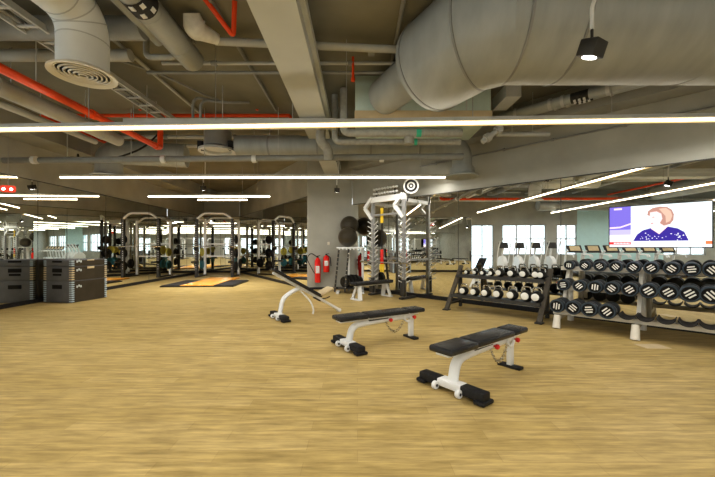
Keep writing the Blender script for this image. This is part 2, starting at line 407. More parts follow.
# red sprinkler mains
pipe('sprinkler_pipe', 'thick red sprinkler pipe running towards the alcove and turning up at its end', 'pipe',
     [(-4.35, -1, 3.58), (-4.35, 7.5, 3.58), (-4.35, 7.5, 4.30)], 0.058, M['red'], 0.09, coup=[((-4.35, 7.35, 3.58), YA), ((-4.35, 5.6, 3.58), YA)], coupm=M['red'],
     hang=[(-4.35, 4.6, 3.6), (-4.35, 5.5, 3.6), (-4.35, 6.6, 3.6)])
pipe('sprinkler_pipe', 'thin red sprinkler pipe crossing high on the ceiling left of the beam', 'pipe',
     [(-1.48, 7.5, 4.16), (-1.48, 7.5, 4.30), (-7.0, 7.5, 4.30), (-7.0, 10.4, 4.30)], 0.038, M['red'], 0.06, coup=[((-3.3, 7.5, 4.3), XA), ((-5.0, 7.5, 4.3), XA)], coupm=M['red'])
pipe('sprinkler_drop', 'red sprinkler drop bent in a V, hanging between the beam and labelled duct', 'pipe',
     [(-1.82, 4.05, 4.36), (-1.55, 4.25, 4.03), (-1.50, 4.15, 4.40)], 0.03, M['red'], 0.06)
for (px, py0, py1, Y, lb) in ((353, 57, 78, 5.2, 'small red sprinkler drop beside the air handling box'), (257, 95, 108, 7.42, 'small red sprinkler stub on the thin red pipe, left of the beam'), (140, 95, 108, 7.42, 'small red sprinkler stub on the thin red pipe, behind the round diffuser')):
    p = at(px, py0, Y); q = at(px, py1, Y)
    o = MB().cyl((p.x, Y, min(p.z, CEIL)), (p.x, Y, q.z), 0.02, 8).cyl((p.x, Y, q.z), (p.x, Y, q.z - .05), 0.03, 8).build('ceiling_sprinkler', M['red']); tag(o, lb, 'sprinkler')
# grey pipes along the depth, left
pipe('drain_pipe', 'thick light grey pipe sloping along the left side under the red pipe', 'pipe', [(-5.2, -1, 3.72), (-5.2, 7.4, 3.72)], 0.125, M['pipelight'], n=18,
     coup=[((-5.2, 6.9, 3.72), YA), ((-5.2, 4.9, 3.72), YA)], coupm=M['pipelight'], cr=1.08, hang=[(-5.2, 5.1, 3.8), (-5.2, 6.5, 3.8)])
pipe('drain_pipe', 'thin light grey pipe beside the thick one, nearest the left wall', 'pipe', [(-5.78, -1, 3.72), (-5.78, 7.5, 3.72)], 0.06, M['pipelight'], hang=[(-5.78, 6.2, 3.75)])
pipe('water_pipe', 'upper grey pipe crossing behind the round diffuser duct', 'pipe', [(-7.0, 4.32, 4.18), (-2.72, 4.32, 4.18)], 0.14, M['pipe'], n=16)
pipe('water_pipe', 'lower grey pipe with ribbed joint crossing behind the round diffuser duct', 'pipe', [(-7.0, 4.95, 4.19), (-3.3, 4.95, 4.19)], 0.085, M['pipelight'], n=16,
     coup=[((-4.2, 4.95, 4.19), XA), ((-4.05, 4.95, 4.19), XA), ((-3.9, 4.95, 4.19), XA)], coupm=M['steel'])
# cable tray
t = thing('cable_tray', 'grey cable tray with two conduits running away behind the round diffuser', 'cable tray', (-4.0, 0, 4.1))
for dx in (-.14, .14): MB().box((dx, 5.6, 0), (0.03, 3.9, 0.08)).build('tray_rail', M['pipelight'], t, smooth=False)
for i in range(12): MB().box((0, 3.8 + i * .33, -.02), (0.28, 0.04, 0.02)).build('tray_rung', M['pipelight'], t, smooth=False)
for dx in (-.07, .05): MB().cyl((dx, 3.6, 0.015), (dx, 7.6, 0.015), 0.025, 8).build('conduit', M['pipe'], t)
MB().box((-.2, 5.35, -.06), (0.75, .05, .05)).build('tray_bracket', M['pipelight'], t, smooth=False)
rods(t, [(-.14, 5.35, -.03), (-.14, 7.0, 0)], CEIL - 4.1)
# round duct with label, top
o = pipe('round_duct', 'grey round duct with a black and white printed label, running away overhead', 'duct', [(-2.42, -1, 4.14), (-2.42, 5.0, 4.14)], 0.16, M['duct'], n=24,
     coup=[((-2.42, 3.95, 4.14), YA), ((-2.42, 4.6, 4.14), YA)], coupm=M['duct'], cr=1.03, cl_=0.04)
mb = MB(); mb.tube([(-2.42, 3.62, 4.14), (-2.42, 3.86, 4.14)], 0.164, 24, False); b_ = mb.build('printed_label', M['black'], o)
for i, (dy, dz) in enumerate(((3.68, -.1), (3.68, .02), (3.80, -.05), (3.80, .08))):
    a = -PI / 2 + dz * 6
    mb = MB(); mb.box((-2.42 + math.cos(a + .5) * .166, dy, 4.14 + math.sin(a + .5) * .166), (0.012, 0.06, 0.05), Matrix.Rotation(-(a + .5), 3, 'Y')); mb.build('label_print', M['white'], b_, smooth=False)
pipe('round_duct', 'slim grey duct beside the labelled round duct, nearer the left', 'duct', [(-2.70, -1, 4.2), (-2.70, 4.62, 4.2)], 0.075, M['duct'], n=16)
pipe('insulated_elbow', 'fat white wrapped elbow hanging beside the labelled duct', 'pipe fitting', [(-2.10, 4.30, 4.36), (-2.10, 4.40, 4.22), (-1.90, 4.62, 4.22)], [.10, .125, .14, .145, .145, .14, .13, .11, .07], M['foil'], 0.12, n=16)
pipe('water_pipe', 'white horizontal pipe leaving the wrapped elbow and passing above the beam', 'pipe', [(-1.95, 4.66, 4.22), (1.15, 4.9, 4.22)], 0.052, M['pipelight'], coup=[((-1.2, 4.9, 4.22), XA), ((.2, 4.9, 4.22), XA)], coupm=M['pipe'])
pipe('conduit', 'upper of two thin grey conduits crossing above the beam', 'conduit', [(-3.0, 5.22, 4.22), (1.3, 5.22, 4.22)], 0.026, M['pipelight'], coup=[((-2.2, 5.22, 4.22), XA), ((-.1, 5.22, 4.22), XA), ((.7, 5.22, 4.22), XA)], coupm=M['pipe'], cr=1.5)
pipe('conduit', 'lower of two thin grey conduits crossing above the beam', 'conduit', [(-3.4, 5.5, 4.22), (1.5, 5.5, 4.22)], 0.026, M['pipe'])
pipe('refrigerant_pipe', 'wrapped grey pipe with two upturned ends left of the labelled duct', 'pipe', [(-2.95, 4.75, 4.38), (-2.95, 4.75, 4.05), (-2.55, 4.75, 4.05), (-2.55, 4.75, 4.25), (-2.28, 4.75, 4.28)], 0.04, M['insul'], 0.08)
pipe('conduit', 'thin bent conduit looping on the ceiling left of the beam', 'conduit', [(-3.75, 5.3, 4.32), (-3.35, 5.7, 4.32), (-2.9, 6.6, 4.32), (-2.75, 6.75, 4.32)], 0.02, M['pipe'])
for k, dx in enumerate((0, .14)):
    pipe('cable_conduit', ('outer', 'inner')[k] + ' of two arched conduits rising from the trunking on the left', 'conduit',
         [(-3.05 + dx, 6.3, 3.6), (-3.05 + dx, 6.3, 4.18 - .05 * k), (-2.55, 6.6, 4.2), (-2.2, 6.9, 4.33)], 0.025, M['pipe'], 0.16)
# left elbow duct with round diffuser
t = thing('ceiling_diffuser', 'light grey elbow duct ending in a round ringed diffuser at upper left', 'air duct', (-3.12, 3.87, 3.38))
path = arc([(0, 0, 0.0), (0, 0, 0.68), (-.05, -2.6, 0.72)], 0.5, 9)
MB().tube(path, 0.245, 28).build('elbow_duct', M['ductlight'], t)
for i in (1, 4, 7, 10):
    d = (path[i + 1] - path[i - 1]).normalized(); MB().tube([path[i] - d * .006, path[i] + d * .006], 0.249, 28).build('duct_seam', M['pipelight'], t)
MB().lathe([(0.24, 0.03), (0.325, -0.02), (0.325, -0.035), (0.30, -0.035), (0.245, 0.0)], n=36).build('flange', M['cream'], t)
mb = MB()
for i in range(6): mb.ring((0, 0, -0.03 + .004 * i), 0.04 + .044 * i, 0.011, n=32, k=6)
mb.build('diffuser_ring', M['cream'], t)
MB().lathe([(0.243, 0.006), (0.243, 0.01)], n=32).build('diffuser_throat', M['dark'], t)
# rectangular trunking
o = MB().box((-2.35, 6.3, 3.68), (3.9, .14, .16)).build('cable_trunking', M['pipelight'], smooth=False); tag(o, 'pale rectangular cable trunking just above the nearest strip light', 'trunking')
rods(o, [(-3.9, 6.3, 3.74), (-2.5, 6.3, 3.74), (-1.2, 6.3, 3.74)])
# frontal duct with drop outlet on the right
t = thing('air_duct', 'grey round duct crossing behind the beam with a drop outlet at its right end', 'air duct', (0, 7.75, 3.7))
MB().tube(arc([(-2.75, 0, 0), (2.38, 0, 0), (2.38, 0, -0.62)], .33, 8), 0.22, 24).build('duct_run', M['duct'], t)
MB().lathe([(0.27, .12), (0.28, -0.02), (0.37, -0.06), (0.37, -0.09), (0.26, -0.05)], (2.38, 0, -.62), n=30).build('outlet', M['duct'], t)
for x in (-2.0, -.9, .3, 1.4): MB().tube([(x - .02, 0, 0), (x + .02, 0, 0)], .226, 24).build('duct_seam', M['pipe'], t)
rods(t, [(-2.0, 0, .2), (.3, 0, .2), (1.4, 0, .2)], CEIL - 3.7)
# fan unit at its left end
c = at(218, 150, 7.75)
t = thing('ventilation_fan', 'dark round ventilation fan with black clamps and a pale ring hanging left of centre', 'fan', c[:])
MB().lathe([(0.30, .06), (0.30, 0.42), (.27, .45)], n=28).build('fan_drum', M['steel'], t)
MB().lathe([(0.33, .03), (0.42, -.0), (0.42, -.05), (0.30, -0.03), (.28, .02)], n=32).build('outlet_ring', M['pipelight'], t)
for sx in (-1, 1): MB().box((sx * .34, -.12, .06), (.10, .12, .20)).build('clamp', M['black'], t, smooth=False)
rods(t, [(-.25, 0, .4), (.25, 0, .4)], CEIL - c.z)
# long pipe with white couplings
pipe('water_pipe', 'long straight grey pipe with white couplings above the second strip light', 'pipe', [(-7.7, 7.4, 3.28), (2.25, 7.25, 3.33)], 0.068, M['pipe'],
     coup=[((x, 7.32, 3.305 + x * .005), XA) for x in (-6.95, -4.17, -2.22, .52)], hang=[(-6.3, 7.38, 3.3), (-4.9, 7.36, 3.3), (-3.3, 7.33, 3.3), (-1.7, 7.3, 3.3), (1.3, 7.27, 3.3)])
# insulated pipes right of the beam
pipe('insulated_pipe', 'upper wrapped pipe right of the beam, dropping from the ceiling and running right', 'pipe', [(-.26, 6.35, 4.35), (-.26, 6.35, 3.53), (1.95, 6.35, 3.53)], 0.07, M['insul'], .12, coup=[((1.14, 6.35, 3.53), XA)], coupm=M['green'], cr=1.05, cl_=.09)
pipe('insulated_pipe', 'lower wrapped pipe right of the beam, behind the upper one', 'pipe', [(-.44, 6.6, 4.35), (-.44, 6.6, 3.44), (2.0, 6.6, 3.44)], 0.06, M['insul'], .12, coup=[((1.12, 6.6, 3.44), XA)], coupm=M['green'], cr=1.05, cl_=.07)
pipe('insulated_pipe', 'fat crooked wrapped drop pipe below the end of the beam', 'pipe', [(-.74, 6.9, 3.80), (-.76, 6.9, 3.55), (-.60, 7.0, 3.42), (-.60, 7.05, 3.2)], 0.10, M['insul'], .12)
pipe('pipe_stub', 'short capped wrapped stub hanging under the insulated pipes', 'pipe fitting', [(.97, 6.4, 3.46), (.97, 6.4, 3.33)], 0.10, M['insul'])
pipe('valve_pipe', 'short slanting grey valve pipe beside the right air outlet', 'pipe', [(2.35, 6.4, 3.38), (2.72, 6.4, 3.66)], 0.05, M['pipelight'], coup=[((2.45, 6.4, 3.46), (.8, 0, .6)), ((2.65, 6.4, 3.6), (.8, 0, .6))], coupm=M['pipelight'], cr=1.7)
pipe('water_pipe', 'thin white pipe ending in mid air right of the air outlet', 'pipe', [(2.7, 6.6, 3.59), (3.72, 6.6, 3.59)], 0.045, M['pipelight'], hang=[(3.0, 6.6, 3.6), (3.4, 6.6, 3.6)])
# big duct
t = thing('air_duct', 'huge grey round duct filling the upper right, bending back to the left', 'air duct', (0, 0, 3.93))
MB().tube([(9.0, 3.89, 0), (1.72, 3.89, 0), (1.42, 4.08, 0), (1.05, 4.78, 0)], 0.62, 48).build('main_duct', M['duct'], t, ang=25)
MB().tube([(1.0, 4.75, 0.04), (.74, 5.25, 0.05), (.46, 5.87, .06)], 0.30, 28).build('neck_duct', M['duct'], t)
for a, b in (((1.72, 3.89, 0), (1, 0, 0)), ((1.42, 4.08, 0), (.72, -.70, 0)), ((2.3, 3.89, 0), (1, 0, 0)), ((3.75, 3.89, 0), (.97, .2, .12)), ((1.08, 4.72, 0), (.47, -.88, 0))):
    d = Vector(b).normalized(); a = Vector(a); MB().tube([a - d * .012, a + d * .012], .626, 48).build('duct_seam', M['pipe'], t)
rods(t, [(1.45, 3.5, .40), (4.9, 3.5, .40)], CEIL - 3.93, .012)
# air handling box
t = thing('air_handling_unit', 'pale green grey ceiling air handling box behind the huge duct', 'air handling unit', (1.14, 6.5, 3.62))
MB().rbox((0, 0, .385), (2.36, 1.2, .75), .012).build('casing', M['hvac'], t)
MB().box((0, -.61, .07), (2.38, .03, .14)).build('lower_flange', M['tan'], t, smooth=False)
for x in (-.4, .75): MB().box((x, -.605, .45), (.02, .012, .60)).build('panel_joint', M['pipelight'], t, smooth=False)
MB().box((1.55, -.35, .48), (.26, .6, .22)).build('side_collar', M['pipelight'], t, smooth=False)
# labelled pipes along the right wall
for k, (e, z, r, lb) in enumerate(((6.8, 3.98, .085, 'lower grey drain pipe with collars and a black label under the huge duct'), (7.12, 4.06, .08, 'upper grey drain pipe with a black label under the huge duct'))):
    p0, p1 = W(-3.2, e, z), W(1.2, e, z)
    o = pipe('drain_pipe', lb, 'pipe', [p0, p1], r, M['duct'], coup=[(W(s, e, z), u_) for s in (-2.55, -1.95, -1.75, -1.1, -.3)], coupm=M['pipelight'], cr=1.2, cl_=.05, n=18)
    MB().tube([W(-1.62, e, z), W(-1.36, e, z)], r * 1.04, 18, False).build('printed_label', M['black'], o)
    mb = MB()
    for s in (-1.56, -1.49, -1.42):
        for a in (-2.2, -1.7): 
            q = W(s, e, z) + (n_ * math.cos(a) + Vector((0, 0, math.sin(a)))) * r * 1.05
            mb.box(q, (.035, .03, .03), Matrix.Rotation(RW, 3, 'Z'))
    mb.build('label_print', M['white'], o, smooth=False)
pipe('conduit', 'thin conduit clipped high along the right wall', 'conduit', [W(-5.5, EW - .03, 3.62), W(2.5, EW - .03, 3.62)], 0.018, M['pipe'], coup=[(W(s, EW - .03, 3.62), u_) for s in (-5, -4, -3.2, -2.2, -1)], coupm=M['pipe'], cr=1.9, cl_=.04)
# left drop duct at the end of the thick grey pipe
t = thing('air_duct', 'grey elbow duct dropping to a round outlet near the left wall', 'air duct', (-6.72, 9.2, 3.35))
MB().tube(arc([(0, 0, 0), (0, 0, .62), (1.9, .4, .62)], .45, 8), .32, 28).build('elbow_duct', M['duct'], t)
MB().lathe([(0.33, .1), (0.34, 0.02), (0.42, -0.02), (0.42, -0.045), (0.30, -0.02)], n=30).build('outlet', M['duct'], t)
pipe('cable_bundle', 'black sagging cable under the ceiling near the left wall', 'cable', [(-7.4, 9.0, 3.85), (-6.9, 8.4, 3.55), (-6.0, 8.3, 3.52), (-5.4, 8.6, 3.9), (-5.2, 8.9, 4.38)], 0.022, M['black'], .5)

pipe('air_duct', 'grey round duct along the window wall, seen only in the mirrors', 'air duct', [(-6.2, 2.2, 3.5), (-6.2, -10.5, 3.5)], .26, M['duct'], n=24, hang=[(-6.2, 0, 3.7), (-6.2, -5, 3.7)])
pipe('air_duct', 'wide grey duct crossing behind the camera, seen only in the mirrors', 'air duct', [(-5.0, -2.7, 3.95), (7.0, -2.7, 3.95)], .34, M['duct'], n=24, hang=[(-3, -2.7, 4.2), (0, -2.7, 4.2), (4, -2.7, 4.2)])
for k, (y, z, r) in enumerate(((2.6, 4.2, .07), (.2, 4.2, .05), (-3.6, 3.9, .06), (-4.6, 4.1, .09))):
    pipe('water_pipe', 'grey ceiling pipe behind the camera, %s from the front, seen only in mirrors' % ORD[k], 'pipe', [(-6.6, y, z), (6.6, y, z)], r, M['pipelight'] if k % 2 else M['pipe'], hang=[(-3, y, z), (3, y, z)])
pipe('sprinkler_pipe', 'red sprinkler pipe behind the camera, seen only in the mirrors', 'pipe', [(-6.6, -1.6, 4.1), (7.2, -1.6, 4.1)], .045, M['red'], hang=[(-3, -1.6, 4.1), (3, -1.6, 4.1)])
for x, y0, y1, z, m, lb in ((-3.45, 3.2, 9.5, 4.33, 'pipelight', 'thin grey conduit running away between the cable tray and the red pipe'),
                            (-1.75, 3.0, 7.3, 4.34, 'pipe', 'thin dark conduit running away between the labelled duct and the beam'),
                            (-6.3, 3.0, 10.5, 4.2, 'pipelight', 'grey pipe running away nearest the left soffit'),
                            (.55, 3.0, 5.7, 4.34, 'pipe', 'thin dark conduit running away right of the beam')):
    pipe('conduit', lb, 'conduit', [(x, y0, z), (x, y1, z)], .028 if abs(x) < 6 else .05, M[m])
for y, x0, x1, z, lb in ((8.9, -6.2, -1.5, 4.28, 'grey pipe crossing above the long duct, left of the beam'), (9.6, -5.5, -1.5, 4.25, 'grey pipe crossing deepest above the alcove light')):
    pipe('water_pipe', lb, 'pipe', [(x0, y, z), (x1, y, z)], .05, M['pipelight'], coup=[((x0 + 1.2, y, z), XA), ((x0 + 3, y, z), XA)], coupm=M['pipe'])
# pendant spotlights
def spot(label, p, s, rz, tilt=0.3):
    t = thing('pendant_spotlight', label, 'spotlight', p, rz)
    R = Matrix.Rotation(tilt, 3, 'X')
    MB().rbox((0, 0, 0), (s, s * .9, s * .8), s * .06, R).build('lamp_box', M['dark'], t)
    a = R @ Vector((0, 0, -s * .40)); b = R @ Vector((0, 0, -s * .43))
    MB().cyl(a, b, s * .34, 20).build('lens', M['lamp'], t)
    MB().cyl((0, 0, s * .35), (0, 0, s * 1.1), s * .07, 10).build('stem', M['dark'], t)
    MB().tube(arc([(0, 0, s * 1.0), (0, 0, s * 2.2), (s * .3, 0, s * 2.7), (s * .3, 0, CEIL - p[2])], .05), s * .10 if s > .1 else .012, 10).build('arm', M['white'], t)
spot('black box spotlight on a white arm in front of the huge duct', (2.0, 2.9, 3.09), 0.165, 0.5, .35)
spot('small black spotlight hanging in front of the grey pillar', (-.63, 10.4, 3.14), 0.15, 0.2)
spot('small black spotlight hanging in front of the alcove', (-5.3, 11.7, 3.43), 0.18, 0.2)
# red lit sign
t = thing('exit_lamp', 'small red lit lamp hanging before the left mirror', 'lamp', (-7.45, 7.25, 2.64), .5)
MB().rbox((0, 0, 0), (.25, .08, .15), .05).build('lamp_body', M['redlamp'], t)
for sx in (-1, 1): MB().sphere((sx * .06, -.035, -.01), .028, 12, 8).build('bulb', M['lamp'], t)
MB().cyl((0, 0, .06), (0, 0, CEIL - .5 - 2.64), .006, 6).build('hanging_wire', M['steel'], t)

# ------------------------------------------------------------------ plyo boxes
def plyo(label, x, y, z, w, d, h, rz, tooth, slot=True, notch=True, handle2=False):
    t = thing('plyometric_box', label, 'jump box', (x, y, z), rz, 'jump boxes stacked against the left mirror')
    MB().rbox((0, 0, h / 2), (w - .01, d - .01, h - .006), .012).build('box_body', M['foam'], t)
    MB().box((w / 2 - .002, 0, h / 2), (.008, d - .10, h - .03)).build('side_panel', M['foamside'], t, smooth=False)
    k = max(2, int(h / .055))
    for sx, sy in ((1, -1), (-1, -1), (1, 1)):
        mb = MB()
        for i in range(k):
            z_ = (i + .5) / k * (h - .02) + .01
            mb.box((sx * (w / 2 - .03), sy * (d / 2 - .03), z_), (.075, .075, (h - .02) / k * .5))
        mb.bar((sx * (w / 2 - .045), sy * (d / 2 - .045), .02), (sx * (w / 2 - .045), sy * (d / 2 - .045), h - .02), .03, .03); mb.build('finger_joint', tooth, t, smooth=False)
    if slot:
        MB().rbox((-.02, -d / 2 + .002, h * .72), (w * .34, .02, min(.10, h * .28)), .008).build('hand_slot', M['slot'], t)
        if handle2: MB().rbox((-.02, -d / 2 + .002, h * .42), (w * .30, .02, .05), .008).build('hand_slot', M['slot'], t)
    if notch: MB().rbox((w / 2 + .001, .02, h * .88), (.014, d * .2, h * .16), .004).build('hand_notch', M['tooth_tan'], t)
    mb = MB()
    for i in range(3): mb.box((w / 2 + .004, -d / 2 + .14 + i * .05, h * .72 + (i % 2) * .02), (.004, .035, .055))
    mb.build('printed_mark', M['print'], t, smooth=False)
bx, by, brz = -7.45, 9.02, -0.16
plyo('large black jump box at the bottom of the stack by the left mirror', bx, by, 0, .82, .98, .55, brz, M['tooth_blue'], True, False)
plyo('medium black jump box with tan joints in the middle of the stack', bx, by, .55, .82, .98, .36, brz, M['tooth_tan'], True, True, True)
plyo('shallow black jump box on top of the stack', bx, by, .91, .82, .98, .17, brz, M['tooth_blue'], True, True)

# ------------------------------------------------------------------ platform and squat rack
t = thing('lifting_platform', 'black lifting platform with an orange wood centre before the alcove rack', 'platform', (-5.66, 12.85, 0), math.radians(3))
t.scale = (.88, .94, 1)
MB().box((0, 0.02, .02), (2.86, 2.14, .04)).build('platform_frame', M['dark'], t, smooth=False)
for sx in (-1, 1): MB().rbox((sx * 1.03, 0, .045), (.74, 2.05, .03), .01).build('rubber_mat', M['blackmat'], t)
MB().box((-.02, .02, .047), (1.28, 2.12, .03)).build('wood_deck', M['orange'], t, smooth=False)
MB().box((-.12, 1.75, .03), (1.45, 1.3, .05)).build('rear_deck', M['orange'], t, smooth=False)

def half_rack(label, loc, rz, plates=True, w=1.62, h=2.95):
    t = thing('squat_rack', label, 'squat rack', loc, rz)
    hw = w / 2; dp = 1.0
    for sx in (-1, 1):
        MB().box((sx * hw, 0, h * .46), (.13, .12, h * .92)).build('upright', M['dark'], t, smooth=False)
        MB().box((sx * hw, dp, h * .46), (.10, .10, h * .92)).build('upright', M['white'], t, smooth=False)
        mb = MB()
        for i in range(22): mb.cyl((sx * hw - .012, -.061, .4 + i * .1), (sx * hw - .012, -.064, .4 + i * .1), .018, 8)
        mb.box((sx * hw - .012, -.0605, 1.45), (.045, .004, 2.2), mi=1); mb.build('hole_strip', [M['white'], M['dark']], t)
        MB().bar((sx * hw, -.1, .03), (sx * hw, dp + .1, .03), .1, .06).build('foot', M['dark'], t, smooth=False)
        MB().bar((sx * (hw - .01), -.02, h * .90), (sx * (hw - .01), dp, h * .93), .09, .09).build('side_beam', M['white'], t, smooth=False)
        MB().rbox((sx * hw, -.10, 1.35), (.14, .12, .18), .02).build('bar_catch', M['black'], t)
        MB().bar((sx * hw, -.06, .72), (sx * hw, -.55, .72), .06, .08).build('spotter_arm', M['dark'], t, smooth=False)
    P = arc([(-hw, 0, h * .86), (-hw, 0, h * .91), (-hw + .34, -.06, h), (hw - .34, -.06, h), (hw, 0, h * .91), (hw, 0, h * .86)], .14, 5)
    MB().tube(P, .055, 12).build('pull_up_bar', M['white'], t)
    MB().tube([(p.x, dp, p.z - .12) for p in P], .05, 10).build('rear_arch', M['white'], t)
    for z in (.95, 1.55): MB().box((0, dp, z), (w, .05, .06)).build('rear_crossbar', M['white'], t, smooth=False)
    return t
R1 = (-6.62, 15.75, 0)
half_rack('squat rack with white arched top standing behind the orange platform', R1, .06)
def barbell(name, label, cat, a, b, r=.016, collars=()):
    a, b = Vector(a), Vector(b); d = (b - a).normalized(); c = (a + b) / 2
    t = thing(name, label, cat, c[:], math.atan2(d.y, d.x)); l = (b - a).length
    MB().cyl((-l / 2, 0, 0), (l / 2, 0, 0), r, 12).build('shaft', M['steel'], t)
    for s in (-1, 1): MB().cyl((s * l / 2, 0, 0), (s * (l / 2 - .38), 0, 0), r * 1.8, 14).build('sleeve', M['chrome'], t)
    return t
barbell('barbell', 'steel barbell racked across the squat rack in the alcove', 'barbell', (-7.62, 15.52, 1.42), (-5.58, 15.64, 1.42))
# weight plates hung on the rack
def plate_proto(r, th, m, label, loc, rz, group):
    t = thing('weight_plate', label, 'weight plate', loc, rz, group)
    MB().lathe([(.03, 0), (r * .45, 0), (r * .5, .008), (r * .82, .008), (r * .88, 0), (r, 0), (r, th), (r * .88, th), (r * .82, th - .008), (r * .5, th - .008), (r * .45, th), (.03, th)], (-th / 2, 0, 0), (1, 0, 0), 28).build('plate_disc', m, t)
    MB().ring((0, 0, 0), .032, .02, (1, 0, 0), 16, 6).build('hub', M['steel'], t)
    return t
gl = 'weight plates on the alcove rack'
k = 0
for (sx, y, z, m, cn, r) in ((-1, 15.9, 1.25, 'yellow', 'yellow green', .20), (-1, 16.45, 1.15, 'yellow', 'yellow green', .20), (-1, 15.9, .62, 'teal', 'teal blue', .21), (-1, 16.45, .55, 'teal', 'teal blue', .21),
                            (1, 16.0, 1.75, 'black', 'black', .2), (1, 16.0, 1.1, 'black', 'black', .22), (1, 16.55, .6, 'black', 'black', .22), (1, 16.0, .5, 'black', 'black', .22)):
    hgt = 'upper' if z > 1 else 'lower'
    if sx > 0: hgt = {1.75: 'topmost', 1.1: 'middle', .6: 'lowest rear', .5: 'lowest front'}[z]
    lb = '%s weight plate, %s on the %s side of the alcove rack' % (cn, hgt + ('' if sx > 0 else (' front' if y < 16.2 else ' rear')), 'mirror' if sx < 0 else 'right')
    plate_proto(r, .06, M[m], lb, (-6.62 + sx * (.81 + .10), y, z), 0.06, gl)

# ------------------------------------------------------------------ fire extinguishers on the pillar
def exting(label, loc, r, h, hose):
    t = thing('fire_extinguisher', label, 'fire extinguisher', loc, math.radians(7))
    MB().lathe([(r * .9, 0), (r, .02), (r, h * .78), (r * .85, h * .84), (r * .45, h * .9), (r * .35, h * .92)], n=24).build('cylinder_body', M['extred'], t)
    MB().cyl((0, 0, h * .9), (0, 0, h * .97), r * .35, 12).bar((-r * .3, 0, h * .98), (r * .9, 0, h), .03, .02).build('valve', M['black'], t)
    mb = MB(); n = 10
    for i in range(n):
        a0, a1 = -2.3 + 1.4 * i / n, -2.3 + 1.4 * (i + 1) / n; R = r + .003
        mb.poly([(math.cos(a) * R, math.sin(a) * R, z) for a, z in ((a0, h * .35), (a1, h * .35), (a1, h * .62), (a0, h * .62))])
    lb = mb.build('label', M['white'], t)
    mb = MB()
    for i in range(4): mb.poly([(math.cos(a) * (r + .005), math.sin(a) * (r + .005), z) for a, z in ((-2.1, h * (.40 + .05 * i)), (-1.55, h * (.40 + .05 * i)), (-1.55, h * (.42 + .05 * i)), (-2.1, h * (.42 + .05 * i)))])
    mb.build('label_lines', M['extred'], lb)
    MB().tube(arc(hose, .12, 6), .014, 8).build('hose', M['black'], t)
    MB().box((0, r + .015, h * .6), (r * 1.2, .03, .06)).build('wall_bracket', M['dark'], t, smooth=False)
exting('red fire extinguisher with a coiled hose, left and lower of two on the pillar', (-1.30, 11.1, .24), .095, .88,
       [(0, -.02, .82), (-.22, -.02, .98), (-.36, -.02, .8), (-.24, -.02, .55), (-.1, -.05, .3)])
exting('shorter red fire extinguisher, right and higher of two on the pillar', (-1.02, 11.11, .58), .10, .60,
       [(0, -.02, .56), (.13, -.06, .5), (.15, -.06, .2)])
o = MB().rbox((-.96, 11.27, 1.52), (.08, .02, .10), .004, Matrix.Rotation(math.radians(7), 3, 'Z')).build('wall_switch', M['cream']); tag(o, 'small pale wall switch on the pillar by the gym balls', 'switch')

# ------------------------------------------------------------------ storage tower with balls
t = thing('storage_tower', 'white framed storage tower with slanted black ladders by the pillar', 'storage rack', (-.22, 10.45, 0), 0)
for sx in (-.38, .38):
    MB().bar((sx, -.30, .02), (sx, .20, .02), .09, .05).build('foot', M['white'], t, smooth=False)
MB().bar((.38, .12, .03), (.38, .06, 1.36), .07, .07).build('post', M['white'], t, smooth=False)
MB().bar((-.05, .16, .03), (-.05, .10, 1.36), .05, .05).build('post', M['white'], t, smooth=False)
MB().rbox((0, .0, 1.375), (.82, .5, .045), .01).build('top_tray', M['white'], t)
mb = MB()
for i in range(7): mb.box((-.33 + i * .11, -.24, 1.335), (.035, .03, .05))
mb.build('tray_tab', M['white'], t, smooth=False)
for x0 in (-.40, -.10):
    mb = MB(); mb.bar((x0 - .06, -.30, .06), (x0 + .06, -.18, 1.34), .05, .05); mb.build('ladder_rail', M['dark'], t, smooth=False)
    mb = MB()
    for i in range(9):
        f = .1 + i * .1; mb.rbox((x0 - .06 + .12 * f, -.335 + .12 * f, .06 + 1.28 * f), (.035, .05, .03), .005)
    mb.build('holder_clip', M['chrome'], t)
MB().box((0, .0, .14), (.74, .42, .03)).build('lower_shelf', M['dark'], t, smooth=False)
for i, (dx, r) in enumerate(((-.16, .17), (-.06, .19), (.04, .2), (.14, .2), (.24, .18))):
    plate_proto(r, .06, M['cast'], '%s black weight plate from the left on the storage tower shelf' % ORD[i], (-.22 + dx, 10.42, .16 + r), math.radians(55), 'plates on the storage tower')
def gymball(label, c, r):
    t = thing('gym_ball', label, 'gym ball', c, 0, 'gym balls beside the pillar')
    MB().sphere((0, 0, 0), r, 32, 20).build('ball_skin', M['ball'], t)
    mb = MB()
    for a in (-.5, -.25, 0, .25, .5): mb.ring((0, 0, r * math.sin(a)), r * math.cos(a), .004, n=36, k=5)
    mb.build('grip_ridge', M['ball'], t)
gymball('dark gym ball resting on the white storage tower', (-.30, 10.50, 1.70), .30)
gymball('dark gym ball wedged above the other one against the pillar', (-.26, 10.98, 2.10), .30)

# ------------------------------------------------------------------ wall rig with pegs
t = thing('peg_rig', 'pale steel storage rig with rows of slanted pegs before the right mirror', 'training rig', W(0, 0)[:], RW)
